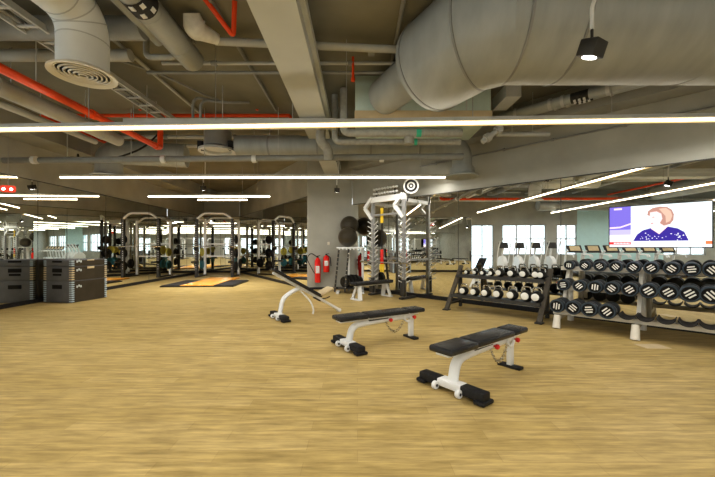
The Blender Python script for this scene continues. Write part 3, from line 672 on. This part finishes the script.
# local x runs along the wall to the near side, local y to the wall
def loc(p): return (p.x * u_.x + p.y * u_.y, p.x * n_.x + p.y * n_.y)
s1, e1 = loc(Vector((.42, 9.89, 0))); s2, e2 = loc(Vector((1.28, 9.15, 0))); e1 = e2 = (e1 + e2) / 2
HT = 2.72
for s in (s1, s2):
    MB().box((s, e1, HT / 2), (.09, .09, HT)).build('upright', M['steel'], t, smooth=False)
    MB().rbox((s, e1 + .16, .03), (.13, .62, .05), .01).build('foot', M['dark'], t)
    MB().bar((s, e1, HT - .05), (s, EW - .015, HT - .05), .09, .10).build('wall_arm', M['white'], t, smooth=False)
    MB().bar((s, e1, 1.05), (s, EW - .015, 1.05), .06, .06).build('wall_arm', M['steel'], t, smooth=False)
    for side in (-1, 1):
        mb = MB()
        for i in range(13):
            z = .42 + i * .135; mb.cyl((s, e1 - .03 * side - .02, z), (s + .0 + side * .02, e1 - .20 if side < 0 else e1 - .2, z + .09), .014, 8) if side < 0 else mb.cyl((s + .04, e1, z), (s + .23, e1 - .05, z + .10), .014, 8)
        mb.build('peg_row', M['white'], t)
    MB().rbox((s, e1 - .05, .30), (.16, .08, .44), .02).build('kick_guard', M['dark'], t)
    # angular corner bracket
    mb = MB()
    for (x0, z0), (x1, z1) in (((s, HT + .12), (s - .30, HT - .18)), ((s - .30, HT - .18), (s, HT - .52))):
        mb.bar((x0, e1 - .03, z0), (x1, e1 - .03, z1), .09, .09, (0, 1, 0))
    mb.build('corner_bracket', M['white'], t, smooth=False)
MB().bar((s1 - .05, e1, HT + .04), (s2 + .05, e1, HT + .04), .10, .16).build('top_beam', M['white'], t, smooth=False)
MB().bar((s1, e1, HT - .40), (s2, e1, HT - .40), .05, .05).build('pull_up_bar', M['steel'], t, smooth=False)
MB().bar((s1, EW - .06, HT - .1), (s2, EW - .06, HT - .1), .05, .08).build('rear_beam', M['white'], t, smooth=False)
mb = MB()
for k in range(2):
    mb.bar((s1 + .02, e1 + .03, HT + .20 + k * .13), (s2 - .25, e1 + .03, HT + .20 + k * .13), .03, .03, mi=1)
    for i in range(9): mb.rbox((s1 + .05 + i * .105, e1 - .01, HT + .21 + k * .13), (.06, .07, .06), .012)
mb.build('top_peg_shelf', [M['white'], M['dark']], t)
mb = MB()
for x in (s1 + .1, s2 - .35): mb.bar((x, e1 + .05, HT + .1), (x, e1 + .05, HT + .36), .03, .03)
mb.build('shelf_support', M['dark'], t, smooth=False)
# ball target disc turned to the room
tg = at(411, 186, 9.05)
tt = thing('ball_target', 'round black and white ringed ball target above the peg rig', 'target', tg[:], -.1)
MB().lathe([(.205, 0), (.205, .03)], (0, 0, 0), (0, -1, 0), 36).build('target_disc', M['white'], tt)
mb = MB()
def flat_ring(mb, r0, r1, y, n=36):
    for i in range(n):
        a0, a1 = 2 * PI * i / n, 2 * PI * (i + 1) / n
        mb.poly([(r0 * math.cos(a0), y, r0 * math.sin(a0)), (r0 * math.cos(a1), y, r0 * math.sin(a1)), (r1 * math.cos(a1), y, r1 * math.sin(a1)), (r1 * math.cos(a0), y, r1 * math.sin(a0))])
flat_ring(mb, .105, .165, -.033); flat_ring(mb, .03, .065, -.033); mb.build('target_rings', M['black'], tt, smooth=False)
MB().cyl((0, .02, -.02), (-.10, .05, -.40), .02, 8).build('target_post', M['dark'], tt)
# barbell on the rig
p, q = W(s1 - .42, e1 - .10, .97), W(s2 + .30, e1 - .10, .97)
barbell('barbell', 'dark barbell racked low across the peg rig above the flat bench', 'barbell', p, q)
# straps hanging from the rig
o = thing('suspension_strap', 'yellow and red suspension strap hanging from the peg rig', 'training strap', W(s1 + .32, e1 + .03, 0)[:], RW)
MB().box((0, 0, 2.30), (.09, .03, .42)).build('strap_top', M['strap'], o, smooth=False)
MB().box((0, 0, 1.7), (.03, .02, .8)).build('webbing', M['black'], o, smooth=False)
MB().rbox((0, 0, 1.12), (.10, .05, .42), .02).build('red_grip', M['extred'], o)
MB().rbox((0, 0, .80), (.15, .05, .24), .02).build('yellow_grip', M['strap'], o)

# ------------------------------------------------------------------ benches
def pad(mb, x0, x1, w, z0, z1, r=.022): mb.rbox(((x0 + x1) / 2, 0, (z0 + z1) / 2), (x1 - x0, w, z1 - z0), r, None, 3); return mb
def front_base(t):
    for s in (-1, 1):
        f = MB().rbox((0, s * .245, .068), (.12, .25, .085), .015).build('foot_pad', M['black'], t)
        MB().rbox((0, s * .335, .025), (.17, .11, .035), .012).build('foot_end', M['black'], f)
        w = MB().lathe([(.012, -.02), (.036, -.02), (.04, -.012), (.04, .012), (.036, .02), (.012, .02)], (-.085, s * .135, .045), (0, 1, 0), 22).build('wheel', M['white'], t)
        MB().cyl((-.085, s * .135 - .023, .045), (-.085, s * .135 + .023, .045), .014, 12).build('axle_cap', M['black'], w)
    MB().rbox((0, 0, .075), (.13, .27, .07), .012).build('base_plate', M['white'], t)
def make_bench(label, loc, rz):
    t = thing('weight_bench', label, 'weight bench', loc, rz, 'adjustable benches on the open floor')
    front_base(t)
    P = arc([(0.01, 0, .09), (.06, 0, .30), (.30, 0, .325), (1.12, 0, .352)], .20, 7)
    MB().tube(P, .048, 12, True, (1.15, .95)).build('frame_tube', M['white'], t)
    MB().rbox((1.10, 0, .185), (.075, .06, .34), .01).build('rear_post', M['white'], t)
    MB().rbox((1.10, 0, .016), (.10, .27, .032), .01).build('rear_foot', M['black'], t)
    MB().box((.52, 0, .386), (1.34, .15, .022)).build('seat_rail', M['white'], t, smooth=False)
    pad(MB(), -.19, .26, .27, .400, .462).build('seat_pad', M['vinyl'], t)
    pad(MB(), .275, .98, .255, .400, .462).build('back_pad', M['vinyl'], t)
    pad(MB(), .995, 1.29, .245, .400, .462).build('head_pad', M['vinyl'], t)
    for x, z in ((.66, .335), (1.10, .335)):
        k = MB().lathe([(.006, 0), (.012, 0), (.012, .03), (.026, .032), (.028, .055), (.018, .065)], (x, -.045, z), (0, -1, 0), 16).build('adjust_knob', M['knobred'], t)
    MB().tube([(1.0 + .065 * math.cos(a), -.06, .34 + .065 * math.sin(a)) for a in [PI * .9 + i * PI * 1.1 / 10 for i in range(11)]], .016, 8).build('hook_bracket', M['white'], t)
    MB().rbox((.48, 0, .36), (.34, .10, .03), .008).build('hinge_plate', M['dark'], t)
    mb = MB(); n = 19
    for i in range(n):
        f = i / (n - 1); x = .60 + .32 * f; z = .30 - .15 * (1 - (2 * f - 1) ** 2)
        mb.ring((x, -.055, z), .017, .005, (0, 1, 0) if i % 2 else (.7, 0, .7), 10, 5)
    mb.build('chain', M['chrome'], t)
    return t
make_bench('flat black weight bench with white frame, nearest the camera', (.915, 3.29, 0), math.radians(38))
make_bench('flat black weight bench with white frame, middle one of the three on the floor', (-.13, 4.70, 0), math.radians(30))
# inclined bench
t = thing('weight_bench', 'tilted black weight bench with its end on the floor, near the pillar', 'weight bench', (-1.52, 6.60, 0), math.radians(34), 'adjustable benches on the open floor')
front_base(t)
H0 = Vector((-.12, 0, .90)); H1 = Vector((1.36, 0, .045)); dv = (H1 - H0).normalized(); nv = Vector((-dv.z, 0, dv.x)) * (1 if dv.x > 0 else -1)
R = Matrix((dv, Vector((0, 1, 0)), dv.cross(Vector((0, 1, 0))))).transposed(); LL = (H1 - H0).length
def onr(s, h): return H0 + dv * s + (R @ Vector((0, 0, 1))) * h
MB().bar(H0, H1, .11, .045).build('seat_rail', M['white'], t, smooth=False)
for (a, b, nm) in ((-.06, .22, 'head_pad'), (.235, .78, 'back_pad'), (.795, 1.12, 'lower_pad')):
    MB().rbox(onr((a + b) / 2, .052), (b - a, .28, .062), .022, R, 3).build(nm, M['vinyl'], t)
q = onr(1.16, .10); R2 = R @ Matrix.Rotation(math.radians(-52), 3, 'Y')
sp = MB().rbox(q + Vector((.05, 0, .06)), (.36, .28, .06), .022, R2, 3).build('seat_pad', M['tan'], t)
pv = onr(.62, -.03)
MB().tube(arc([(0.01, 0, .09), (.07, 0, .40), (.28, 0, .52), (pv.x, 0, pv.z)], .20, 7), .045, 12, True, (1.15, .95)).build('frame_tube', M['white'], t)
MB().tube(arc([onr(.60, -.02), (.66, -.05, .28), (.72, -.05, .10), (.70, -.05, .03)], .12, 5), .018, 8).build('support_strut', M['white'], t)
MB().rbox(onr(1.10, -.02), (.16, .10, .06), .01, R).build('hinge_plate', M['dark'], t)
MB().tube(arc([onr(1.2, .02), onr(1.2, .02) + Vector((.02, -.16, .03)), onr(1.2, .02) + Vector((.10, -.17, .06))], .04), .012, 8).build('handle', M['black'], t)
MB().cyl(H1 + Vector((-.02, -.05, 0)), H1 + Vector((-.02, .05, 0)), .04, 12).build('end_roller', M['white'], t)
# flat fixed bench by the rig
t = thing('flat_bench', 'low flat bench with thick white legs in front of the peg rig', 'weight bench', (.40, 9.30, 0), math.radians(40))
pad(MB(), -.70, .70, .29, .385, .475, .03).build('bench_pad', M['vinyl'], t)
MB().box((0, 0, .375), (1.2, .09, .05)).build('seat_beam', M['white'], t, smooth=False)
for s in (-1, 1):
    for w in (-1, 1): MB().bar((s * .50, w * .05, .37), (s * .56, w * .15, .03), .11, .06).build('leg', M['white'], t, smooth=False)
    MB().rbox((s * .565, 0, .02), (.10, .40, .04), .01).build('foot_bar', M['white'], t)

# ------------------------------------------------------------------ kettlebell rack
SA0, SA1, EA = -4.02, -2.11, 6.72
t = thing('kettlebell_rack', 'two tier dark bronze kettlebell rack with slanted legs before the mirror', 'weight rack', W((SA0 + SA1) / 2, EA)[:], RW)
hl = (SA1 - SA0) / 2
for s in (-1, 1):
    MB().bar((s * hl, .0, .02), (s * hl, .66, .96), .05, .09, (1, 0, 0)).build('front_leg', M['bronze'], t, smooth=False)
    MB().bar((s * (hl - .03), .56, .02), (s * (hl - .03), .56, .84), .06, .06).build('rear_leg', M['dark'], t, smooth=False)
    MB().bar((s * (hl - .01), .06, .14), (s * (hl - .01), .56, .14), .04, .04).build('side_brace', M['dark'], t, smooth=False)
    MB().rbox((s * hl, .0, .014), (.13, .16, .028), .008).build('foot_plate', M['dark'], t)
for y, z, nm in ((.28, .33, 'lower_shelf'), (.52, .755, 'upper_shelf')):
    MB().box((0, y, z), (2 * hl - .06, .30, .03)).build(nm, M['dark'], t, smooth=False)
    MB().box((0, y - .15, z - .015), (2 * hl - .06, .03, .07)).build('shelf_lip', M['dark'], t, smooth=False)
def make_kb(label, r):
    t = thing('kettlebell', label, 'kettlebell', (0, 0, 0), RW)
    MB().sphere((0, 0, r * .92), r, 22, 14, (1, 1, .95)).build('bell', M['cast'], t)
    MB().tube(arc([(-r * .72, 0, r * 1.55), (-r * .68, 0, r * 2.4), (r * .68, 0, r * 2.4), (r * .72, 0, r * 1.55)], r * .6, 6), r * .17, 10).build('handle', M['chrome'], t)
    MB().lathe([(r * .60, 0), (r * .60, .02), (r * .52, .026)], (0, -r * .90, r * .95), (0, -1, 0), 22).build('weight_disc', M['emblem'], t)
    return t
kb0 = None
def sx_at(px, e):   # place along the rack of the thing seen at image column px on the line n.p = e
    k = (px - 357.5) / FPX; Y = e / (0.7141 * k + 0.7); return u_.x * k * Y + u_.y * Y
lower = [462, 473, 484.5, 496, 510.5, 524.5, 537]
upper = [466, 474, 482, 490, 498.5, 510.5, 522.3, 534.5, 548.5]
for row, lst, y, z, nm, szs in (('lower', lower, .24, .345, 'lower', [.098, .1, .102, .105, .11, .118, .115]), ('upper', upper, .50, .77, 'upper', [.062, .064, .066, .07, .092, .092, .094, .096, .09])):
    for i, px in enumerate(lst):
        r = szs[i]; s = sx_at(px, EA + y - r)
        s = max(SA0 + .12, min(SA1 - .11, s))
        lb = '%sblack kettlebell with a white disc, %s from the left on the rack\'s %s shelf' % ('small ' if r < .08 else '', ORD[i], nm)
        if kb0 is None: kb0 = make_kb(lb, .1); k_ = kb0; tag(k_, None, None, 'kettlebells on the two tier rack'); k_.location = W(s, EA + y, z); k_.scale = (r / .1,) * 3
        else: dup(kb0, W(s, EA + y, z), RW + random.uniform(-.12, .12), lb, 'kettlebells on the two tier rack', r / .1)

# ------------------------------------------------------------------ dumbbell rack
SB = (-1.79, -.73, .33); EB = 6.56
cen = (SB[0] + SB[2]) / 2
t = thing('dumbbell_rack', 'three tier pale steel dumbbell rack below the screen', 'weight rack', W(cen, EB)[:], RW)
x0, x1 = SB[0] - cen - .10, SB[2] - cen + .22
tiers = ((.05, .375, 'lower_tier'), (.27, .728, 'middle_tier'), (.52, 1.068, 'upper_tier'))   # front, handle height
for s in SB:
    s -= cen
    MB().tube([(s, .02, .0), (s, .05, .05), (s, .60, .98)] if False else [(s, 0.0, 0.0), (s, .06, .22)], [.062, .05], 16).build('front_foot', M['cream'], t)
    MB().bar((s, .36, .17), (s, .84, 1.06), .06, .06, (1, 0, 0)).build('sloping_post', M['cream'], t, smooth=False)
    MB().tube([(s, .90, 0), (s, .88, .98)], [.055, .04], 14).build('rear_leg', M['cream'], t)
    MB().bar((s, .06, .17), (s, .88, .17), .06, .06).build('base_brace', M['cream'], t, smooth=False)
for e, z, nm in tiers:
    dl = .06 if nm == 'lower_tier' else 0
    for dy in (.15, .25): MB().bar((x0, e + dy, z - .065 - dl), (x1, e + dy, z - .065 - dl), .03, .07).build('tier_rail', M['cream'], t, smooth=False)
    MB().box(((x0 + x1) / 2, e + .2, z - .09 - dl), (x1 - x0, .10, .02)).build('tier_tray', M['cream'], t, smooth=False)

def make_db(label):
    t = thing('dumbbell', label, 'dumbbell', (0, 0, 0), RW)          # axis along local y, face at -y
    r = .1; hl = .20
    prof = lambda d: [(r * .55, 0), (r * .93, 0), (r, .012), (r, .11), (r * .88, .13), (r * .4, .135)]
    h1 = MB().lathe(prof(1), (0, -hl, 0), (0, 1, 0), 28).build('front_head', M['urethane'], t)
    MB().lathe(prof(1), (0, hl, 0), (0, -1, 0), 28).build('rear_head', M['urethane'], t)
    MB().cyl((0, -hl + .1, 0), (0, hl - .1, 0), .017, 12).build('grip', M['chrome'], t)
    MB().ring((0, -hl + .002, 0), r * .86, .010, (0, 1, 0), 28, 6).build('rim', M['rim'], h1)
    MB().lathe([(r * .8, 0), (r * .8, .003)], (0, -hl + .001, 0), (0, -1, 0), 28).build('face', M['slot'], h1)
    mb = MB()
    for k in (-1, 0, 1): mb.box((k * r * .34, -hl - .004, 0), (r * .17, .004, r * (.98 if k == 0 else .78)))
    mb.build('face_emblem', M['emblem'], h1, smooth=False)
    return t
db0 = None
T1 = [568.6, 584.5, 599.3, 615.5, 633, 651, 671.5, 691.5, 712.5]
T2 = [563, 579, 595, 611.6, 629.5, 648.6, 668.5, 690, 711]
T3 = [556.8, 573, 589, 607]
for lst, (e, z, nm), key in ((T1, tiers[2], 'top'), (T2, tiers[1], 'middle'), (T3, tiers[0], 'bottom')):
    for i, px in enumerate(lst):
        r = {'top': .085 + .003 * i, 'middle': .100 + .0032 * i, 'bottom': .116 + .001 * i}[key]
        s = sx_at(px, EB + e)
        lb = 'dark round dumbbell with white stripes, %s from the left on the %s tier' % (ORD[i], key)
        p = W(s, EB + e + .2, z)
        g = 'dumbbells on the three tier rack'
        rx = random.uniform(0, PI)
        if db0 is None: db0 = o = make_db(lb); tag(o, None, None, g)
        else: o = dup(db0, p, RW, lb, g)
        o.location = p; o.rotation_euler = (0, 0, RW); sc = r / .1; o.scale = (sc, 1.0 + (sc - 1) * .4, sc)
        o.rotation_mode = 'QUATERNION'
        from mathutils import Quaternion
        o.rotation_quaternion = Quaternion((0, 0, 1), RW) @ Quaternion((0, 1, 0), random.choice((-.9, -.75, .8, .9, 1.4, 0.1, -.85)))
# cradles
for lst, (e, z, nm) in ((T1, tiers[2]), (T2, tiers[1]), (T3, tiers[0])):
    for px in lst: MB().rbox((sx_at(px, EB + e + .1) - cen, e + .2, z - .028), (.09, .12, .016), .006).build('cradle', M['dark'], t)
for px in (627, 645.5, 666, 688, 710):
    s = sx_at(px, EB + .06); mb = MB(); A = [PI * 1.05 + j * PI * .9 / 10 for j in range(11)]
    vs = [(s - cen + math.cos(a) * r, y, .372 + math.sin(a) * r * .8) for y in (.02, .40) for r in (.108, .094) for a in A]
    fs = [(j, j + 1, 23 + j, 22 + j) for j in range(10)] + [(11 + j, 12 + j, 34 + j, 33 + j) for j in range(10)]
    fs += [(b + j, b + j + 1, b + 12 + j, b + 11 + j) for b in (0, 22) for j in range(10)] + [(0, 11, 33, 22), (10, 21, 43, 32)]
    mb.add(vs, fs); mb.build('cradle', M['blackmat'], t)
# floor access plate
o = MB().box((4.15, 4.78, .003), (.34, .22, .006)).build('floor_plate', M['tan'], smooth=False); tag(o, 'small flat floor access cover in front of the dumbbell rack', 'floor cover')

# ------------------------------------------------------------------ television
pL, pR = Vector((4.63, 6.27, 0)), Vector((5.56, 5.31, 0)); c = (pL + pR) / 2; wv = (pR - pL).length; hv = .752
t = thing('television', 'wide flat television showing a woman in a navy blouse on the news', 'television', (c.x, c.y, 1.385), math.atan2((pR - pL).y, (pR - pL).x))
MB().rbox((0, .03, hv / 2), (wv, .05, hv), .006).build('tv_body', M['black'], t)
MB().box((0, .10, hv / 2), (.4, .10, .3)).build('wall_mount', M['dark'], t, smooth=False)
sc_ = MB(); ww, hh = wv - .03, hv - .03
def S(x, y, l): return (-ww / 2 + x * ww, .004 - .0012 * l, .015 + (1 - y) * hh)
sc_.poly([S(x, y, 0) for x, y in ((0, 0), (1, 0), (1, 1), (0, 1))]); scr = sc_.build('screen', M['tv_white'], t, smooth=False)
def pic(name, m, pts, l=1):
    mb = MB(); mb.poly([S(x, y, l) for x, y in pts]); return mb.build(name, M[m], scr, smooth=False)
pic('side_graphic', 'tv_purple', [(0, 0), (.235, 0), (.235, .57), (0, .57)])
pic('side_graphic', 'tv_lilac', [(0, .57), (.235, .57), (.235, .70), (0, .70)])
pic('side_graphic', 'tv_pink', [(0, .50), (.12, .49), (.235, .41), (.235, .45), (.12, .53), (0, .545)], 2)
pic('studio_backdrop', 'tv_grey', [(.235, 0), (1, 0), (1, .70), (.235, .70)])
def ell(cx, cy, rx, ry, n=24, a0=0): return [(cx + rx * math.cos(2 * PI * i / n), cy + ry * math.sin(2 * PI * i / n)) for i in range(n)]
pic('blouse', 'tv_navy', [(.26, .855), (.30, .70), (.36, .60), (.44, .55), (.52, .66), (.60, .52), (.70, .575), (.76, .66), (.80, .855)], 2)
pic('neck', 'tv_skin', [(.44, .45), (.60, .40), (.605, .53), (.525, .70), (.445, .57)], 3)
pic('hair', 'tv_hair', [(.405, .24), (.415, .14), (.46, .075), (.53, .05), (.60, .07), (.645, .14), (.665, .25), (.66, .38), (.63, .47), (.57, .50), (.52, .42), (.48, .30)], 4)
pic('hair', 'tv_hairlight', [(.52, .10), (.59, .09), (.635, .17), (.65, .28), (.63, .40), (.59, .44), (.585, .28)], 5)
pic('face', 'tv_skin', [(.435, .175), (.50, .16), (.545, .22), (.555, .34), (.53, .44), (.48, .51), (.445, .505), (.438, .44), (.425, .41), (.435, .36), (.42, .34), (.432, .27)], 6)
random.seed(3)
mb = MB()
for i in range(34):
    x, y = random.uniform(.33, .76), random.uniform(.62, .84)
    if .47 < x < .57 and y < .74: continue
    if y < .62 + abs(x - .53) * .3: continue
    d = random.uniform(.005, .010); mb.poly([S(x + a, y + b, 3) for a, b in ((-d, 0), (0, -d * 1.4), (d, 0), (0, d * 1.4))])
mb.build('blouse_pattern', M['tv_white'], scr, smooth=False)
pic('eye', 'tv_hair', [(.448, .295), (.47, .285), (.482, .297), (.465, .305)], 7)
pic('mouth', 'tv_red', [(.442, .435), (.468, .43), (.462, .445), (.446, .448)], 7)
pic('ticker', 'tv_white', [(0, .86), (1, .86), (1, 1), (0, 1)], 3)
pic('ticker_block', 'tv_red', [(0, .875), (.235, .875), (.235, .94), (0, .94)], 4)
mb = MB()
for i in range(11): mb.poly([S(x, y, 5) for x, y in ((.05 + i * .016, .893), (.061 + i * .016, .893), (.061 + i * .016, .922), (.05 + i * .016, .922))])
mb.build('ticker_lettering', M['tv_white'], scr, smooth=False)
pic('corner_badge', 'tv_orange', [(.945, .865), (1, .865), (1, .935), (.945, .935)], 4)
pic('corner_badge', 'tv_pink', [(.05, .03), (.14, .03), (.14, .075), (.05, .075)], 4)

# ------------------------------------------------------------------ cardio and cable machines behind the camera (seen in the mirrors)
def make_treadmill(label):
    t = thing('treadmill', label, 'treadmill', (0, 0, 0), 0)
    MB().rbox((0, 0, .13), (.82, 1.9, .14), .03).build('deck', M['dark'], t)
    MB().box((0, -.1, .203), (.52, 1.6, .01)).build('belt', M['black'], t, smooth=False)
    for s in (-1, 1):
        MB().tube(arc([(s * .40, .78, .15), (s * .40, .62, 1.10), (s * .36, .50, 1.22)], .12), .045, 10).build('upright', M['white'], t)
        MB().tube(arc([(s * .40, .62, 1.05), (s * .40, .05, 1.02), (s * .40, -.02, .9)], .08), .03, 10).build('handrail', M['white'], t)
    MB().rbox((0, .58, 1.30), (.72, .06, .42), .03, Matrix.Rotation(-.5, 3, 'X')).build('console', M['dark'], t)
    MB().rbox((0, .56, .28), (.74, .5, .22), .06).build('motor_cover', M['white'], t)
    MB().box((0, .548, 1.33), (.5, .01, .26), Matrix.Rotation(-.5, 3, 'X')).build('display', M['tan'], t, smooth=False)
    return t
def make_elliptical(label):
    t = thing('elliptical_trainer', label, 'elliptical trainer', (0, 0, 0), 0)
    MB().rbox((0, 0, .06), (.5, 1.8, .08), .02).build('base', M['dark'], t)
    MB().lathe([(.1, -.1), (.42, -.1), (.45, 0), (.42, .1), (.1, .1)], (0, .55, .52), (1, 0, 0), 24).build('flywheel_cover', M['white'], t)
    for s in (-1, 1):
        MB().tube(arc([(s * .27, .50, .60), (s * .30, .35, 1.2), (s * .26, .12, 1.68)], .3), .026, 8).build('moving_arm', M['white'], t)
        MB().bar((s * .22, .5, .36), (s * .22, -.75, .26), .05, .05).build('pedal_arm', M['steel'], t, smooth=False)
        MB().rbox((s * .2, -.3, .33), (.17, .42, .05), .02).build('pedal', M['black'], t)
    MB().tube([(0, .55, .9), (0, .42, 1.4)], .05, 10).build('mast', M['white'], t)
    MB().rbox((0, .38, 1.48), (.46, .05, .32), .03, Matrix.Rotation(-.4, 3, 'X')).build('console', M['dark'], t)
    return t
def make_cable(label):
    t = thing('cable_machine', label, 'cable machine', (0, 0, 0), 0)
    for s in (-1, 1):
        MB().box((s * .75, 0, 1.15), (.10, .12, 2.3)).build('column', M['white'], t, smooth=False)
        MB().box((s * .75, -.05, .03), (.14, .9, .06)).build('foot', M['dark'], t, smooth=False)
        MB().rbox((s * .75, .2, .55), (.24, .14, .9), .02).build('weight_stack', M['dark'], t)
        MB().cyl((s * .69, .12, .1), (s * .69, .12, 2.2), .012, 8).build('guide_rod', M['chrome'], t)
        MB().rbox((s * .75, -.12, 1.2), (.13, .14, .2), .02).build('pulley_carriage', M['black'], t)
    MB().tube(arc([(-.75, 0, 2.25), (-.4, 0, 2.42), (.4, 0, 2.42), (.75, 0, 2.25)], .2), .05, 10).build('top_bar', M['white'], t)
    return t
tr0 = None
for i, y in enumerate((.55, -.35, -1.25, -2.15, -3.05, -3.95)):
    lb = 'treadmill facing the windows, %s from the ellipticals, seen in the right mirror' % ORD[i]
    if tr0 is None: tr0 = o = make_treadmill(lb); tag(o, None, None, 'treadmills by the windows')
    else: o = dup(tr0, (0, 0, 0), 0, lb, 'treadmills by the windows')
    o.location = (-5.3, y, 0); o.rotation_euler = (0, 0, PI / 2)
el0 = None
for i, y in enumerate((4.0, 3.2, 2.4, 1.6)):
    lb = 'elliptical trainer facing the windows, %s from the left mirror, seen in the right mirror' % ORD[i]
    if el0 is None: el0 = o = make_elliptical(lb); tag(o, None, None, 'elliptical trainers by the windows')
    else: o = dup(el0, (0, 0, 0), 0, lb, 'elliptical trainers by the windows')
    o.location = (-5.6, y, 0); o.rotation_euler = (0, 0, PI / 2)
ca0 = None
for i, (x, y, rz) in enumerate(((6.9, .6, -PI / 2), (6.9, -1.9, -PI / 2), (5.2, -5.5, PI), (2.6, -5.6, PI), (-.2, -5.6, PI), (-2.9, -5.6, PI), (4.6, -2.6, PI / 2), (2.2, -2.9, -PI / 2), (-.4, -3.0, PI / 2))):
    lb = 'white cable machine %s seen only in the mirrors' % ('first along the side wall', 'second along the side wall', 'nearest the side wall in the rear row', 'second in the rear row', 'third in the rear row', 'fourth in the rear row', 'nearest the side wall in the middle row', 'second in the middle row', 'third in the middle row')[i]
    if ca0 is None: ca0 = o = make_cable(lb); tag(o, None, None, 'cable machines behind the camera')
    else: o = dup(ca0, (0, 0, 0), 0, lb, 'cable machines behind the camera')
    o.location = (x, y, 0); o.rotation_euler = (0, 0, rz)

# ------------------------------------------------------------------ light
w = bpy.data.worlds.new('sky'); bpy.context.scene.world = w; w.use_nodes = True
bg = w.node_tree.nodes['Background']; bg.inputs['Color'].default_value = (0.86, 0.93, 1.0, 1); bg.inputs['Strength'].default_value = 2.2
def area(name, loc, rot, sx, sy, e, c=(1, 1, 1)):
    l = bpy.data.lights.new(name, 'AREA'); l.shape = 'RECTANGLE'; l.size = sx; l.size_y = sy; l.energy = e; l.color = c
    o = bpy.data.objects.new(name, l); col.objects.link(o); o.location = loc; o.rotation_euler = rot; o.visible_glossy = False; return o
# daylight entering at the windows
for i, (a, b, z0, z1) in enumerate(win_spans):
    d = (b - a); l = d.length; d.normalize(); nn = Vector((-d.y, d.x, 0)); c = (a + b) / 2 + nn * .35
    o = area('window_daylight', (c.x, c.y, (z0 + z1) / 2), (0, 0, 0), l, z1 - z0, 62 * l * (z1 - z0) / 4.6, (.90, .96, 1.0))
    o.rotation_euler = (-nn).to_track_quat('-Z', 'Z').to_euler()
# the strip lights' own light
for (y, x0, x1, e) in ((4.92, -6.2, 5.4, 120), (8.62, -7.4, 2.2, 95), (11.9, -7.2, -3.1, 110), (12.75, -5.9, -4.2, 70), (1.3, -6.5, 6.5, 115), (-2.2, -6.2, 7.3, 150), (-6.2, -6, 7.3, 170)):
    area('strip_glow', ((x0 + x1) / 2, y, ZS - .06), (0, 0, 0), x1 - x0, .05, e, (1, .97, .91))

# ------------------------------------------------------------------ camera
cd = bpy.data.cameras.new('camera'); cam = bpy.data.objects.new('camera', cd); col.objects.link(cam)
cam.location = (0, 0, CAMZ); cam.rotation_euler = (PI / 2, 0, 0)
cd.sensor_width = 36; cd.lens = FPX / 715 * 36; cd.shift_y = 8.5 / 715; cd.clip_start = .05
sc = bpy.context.scene; sc.camera = cam
sc.view_settings.view_transform = 'Standard'; sc.view_settings.look = 'Medium High Contrast'; sc.view_settings.exposure = 0.38
sc.cycles.max_bounces = 14; sc.cycles.glossy_bounces = 10; sc.cycles.diffuse_bounces = 5; sc.cycles.use_denoising = True
sc.cycles.sample_clamp_indirect = 6
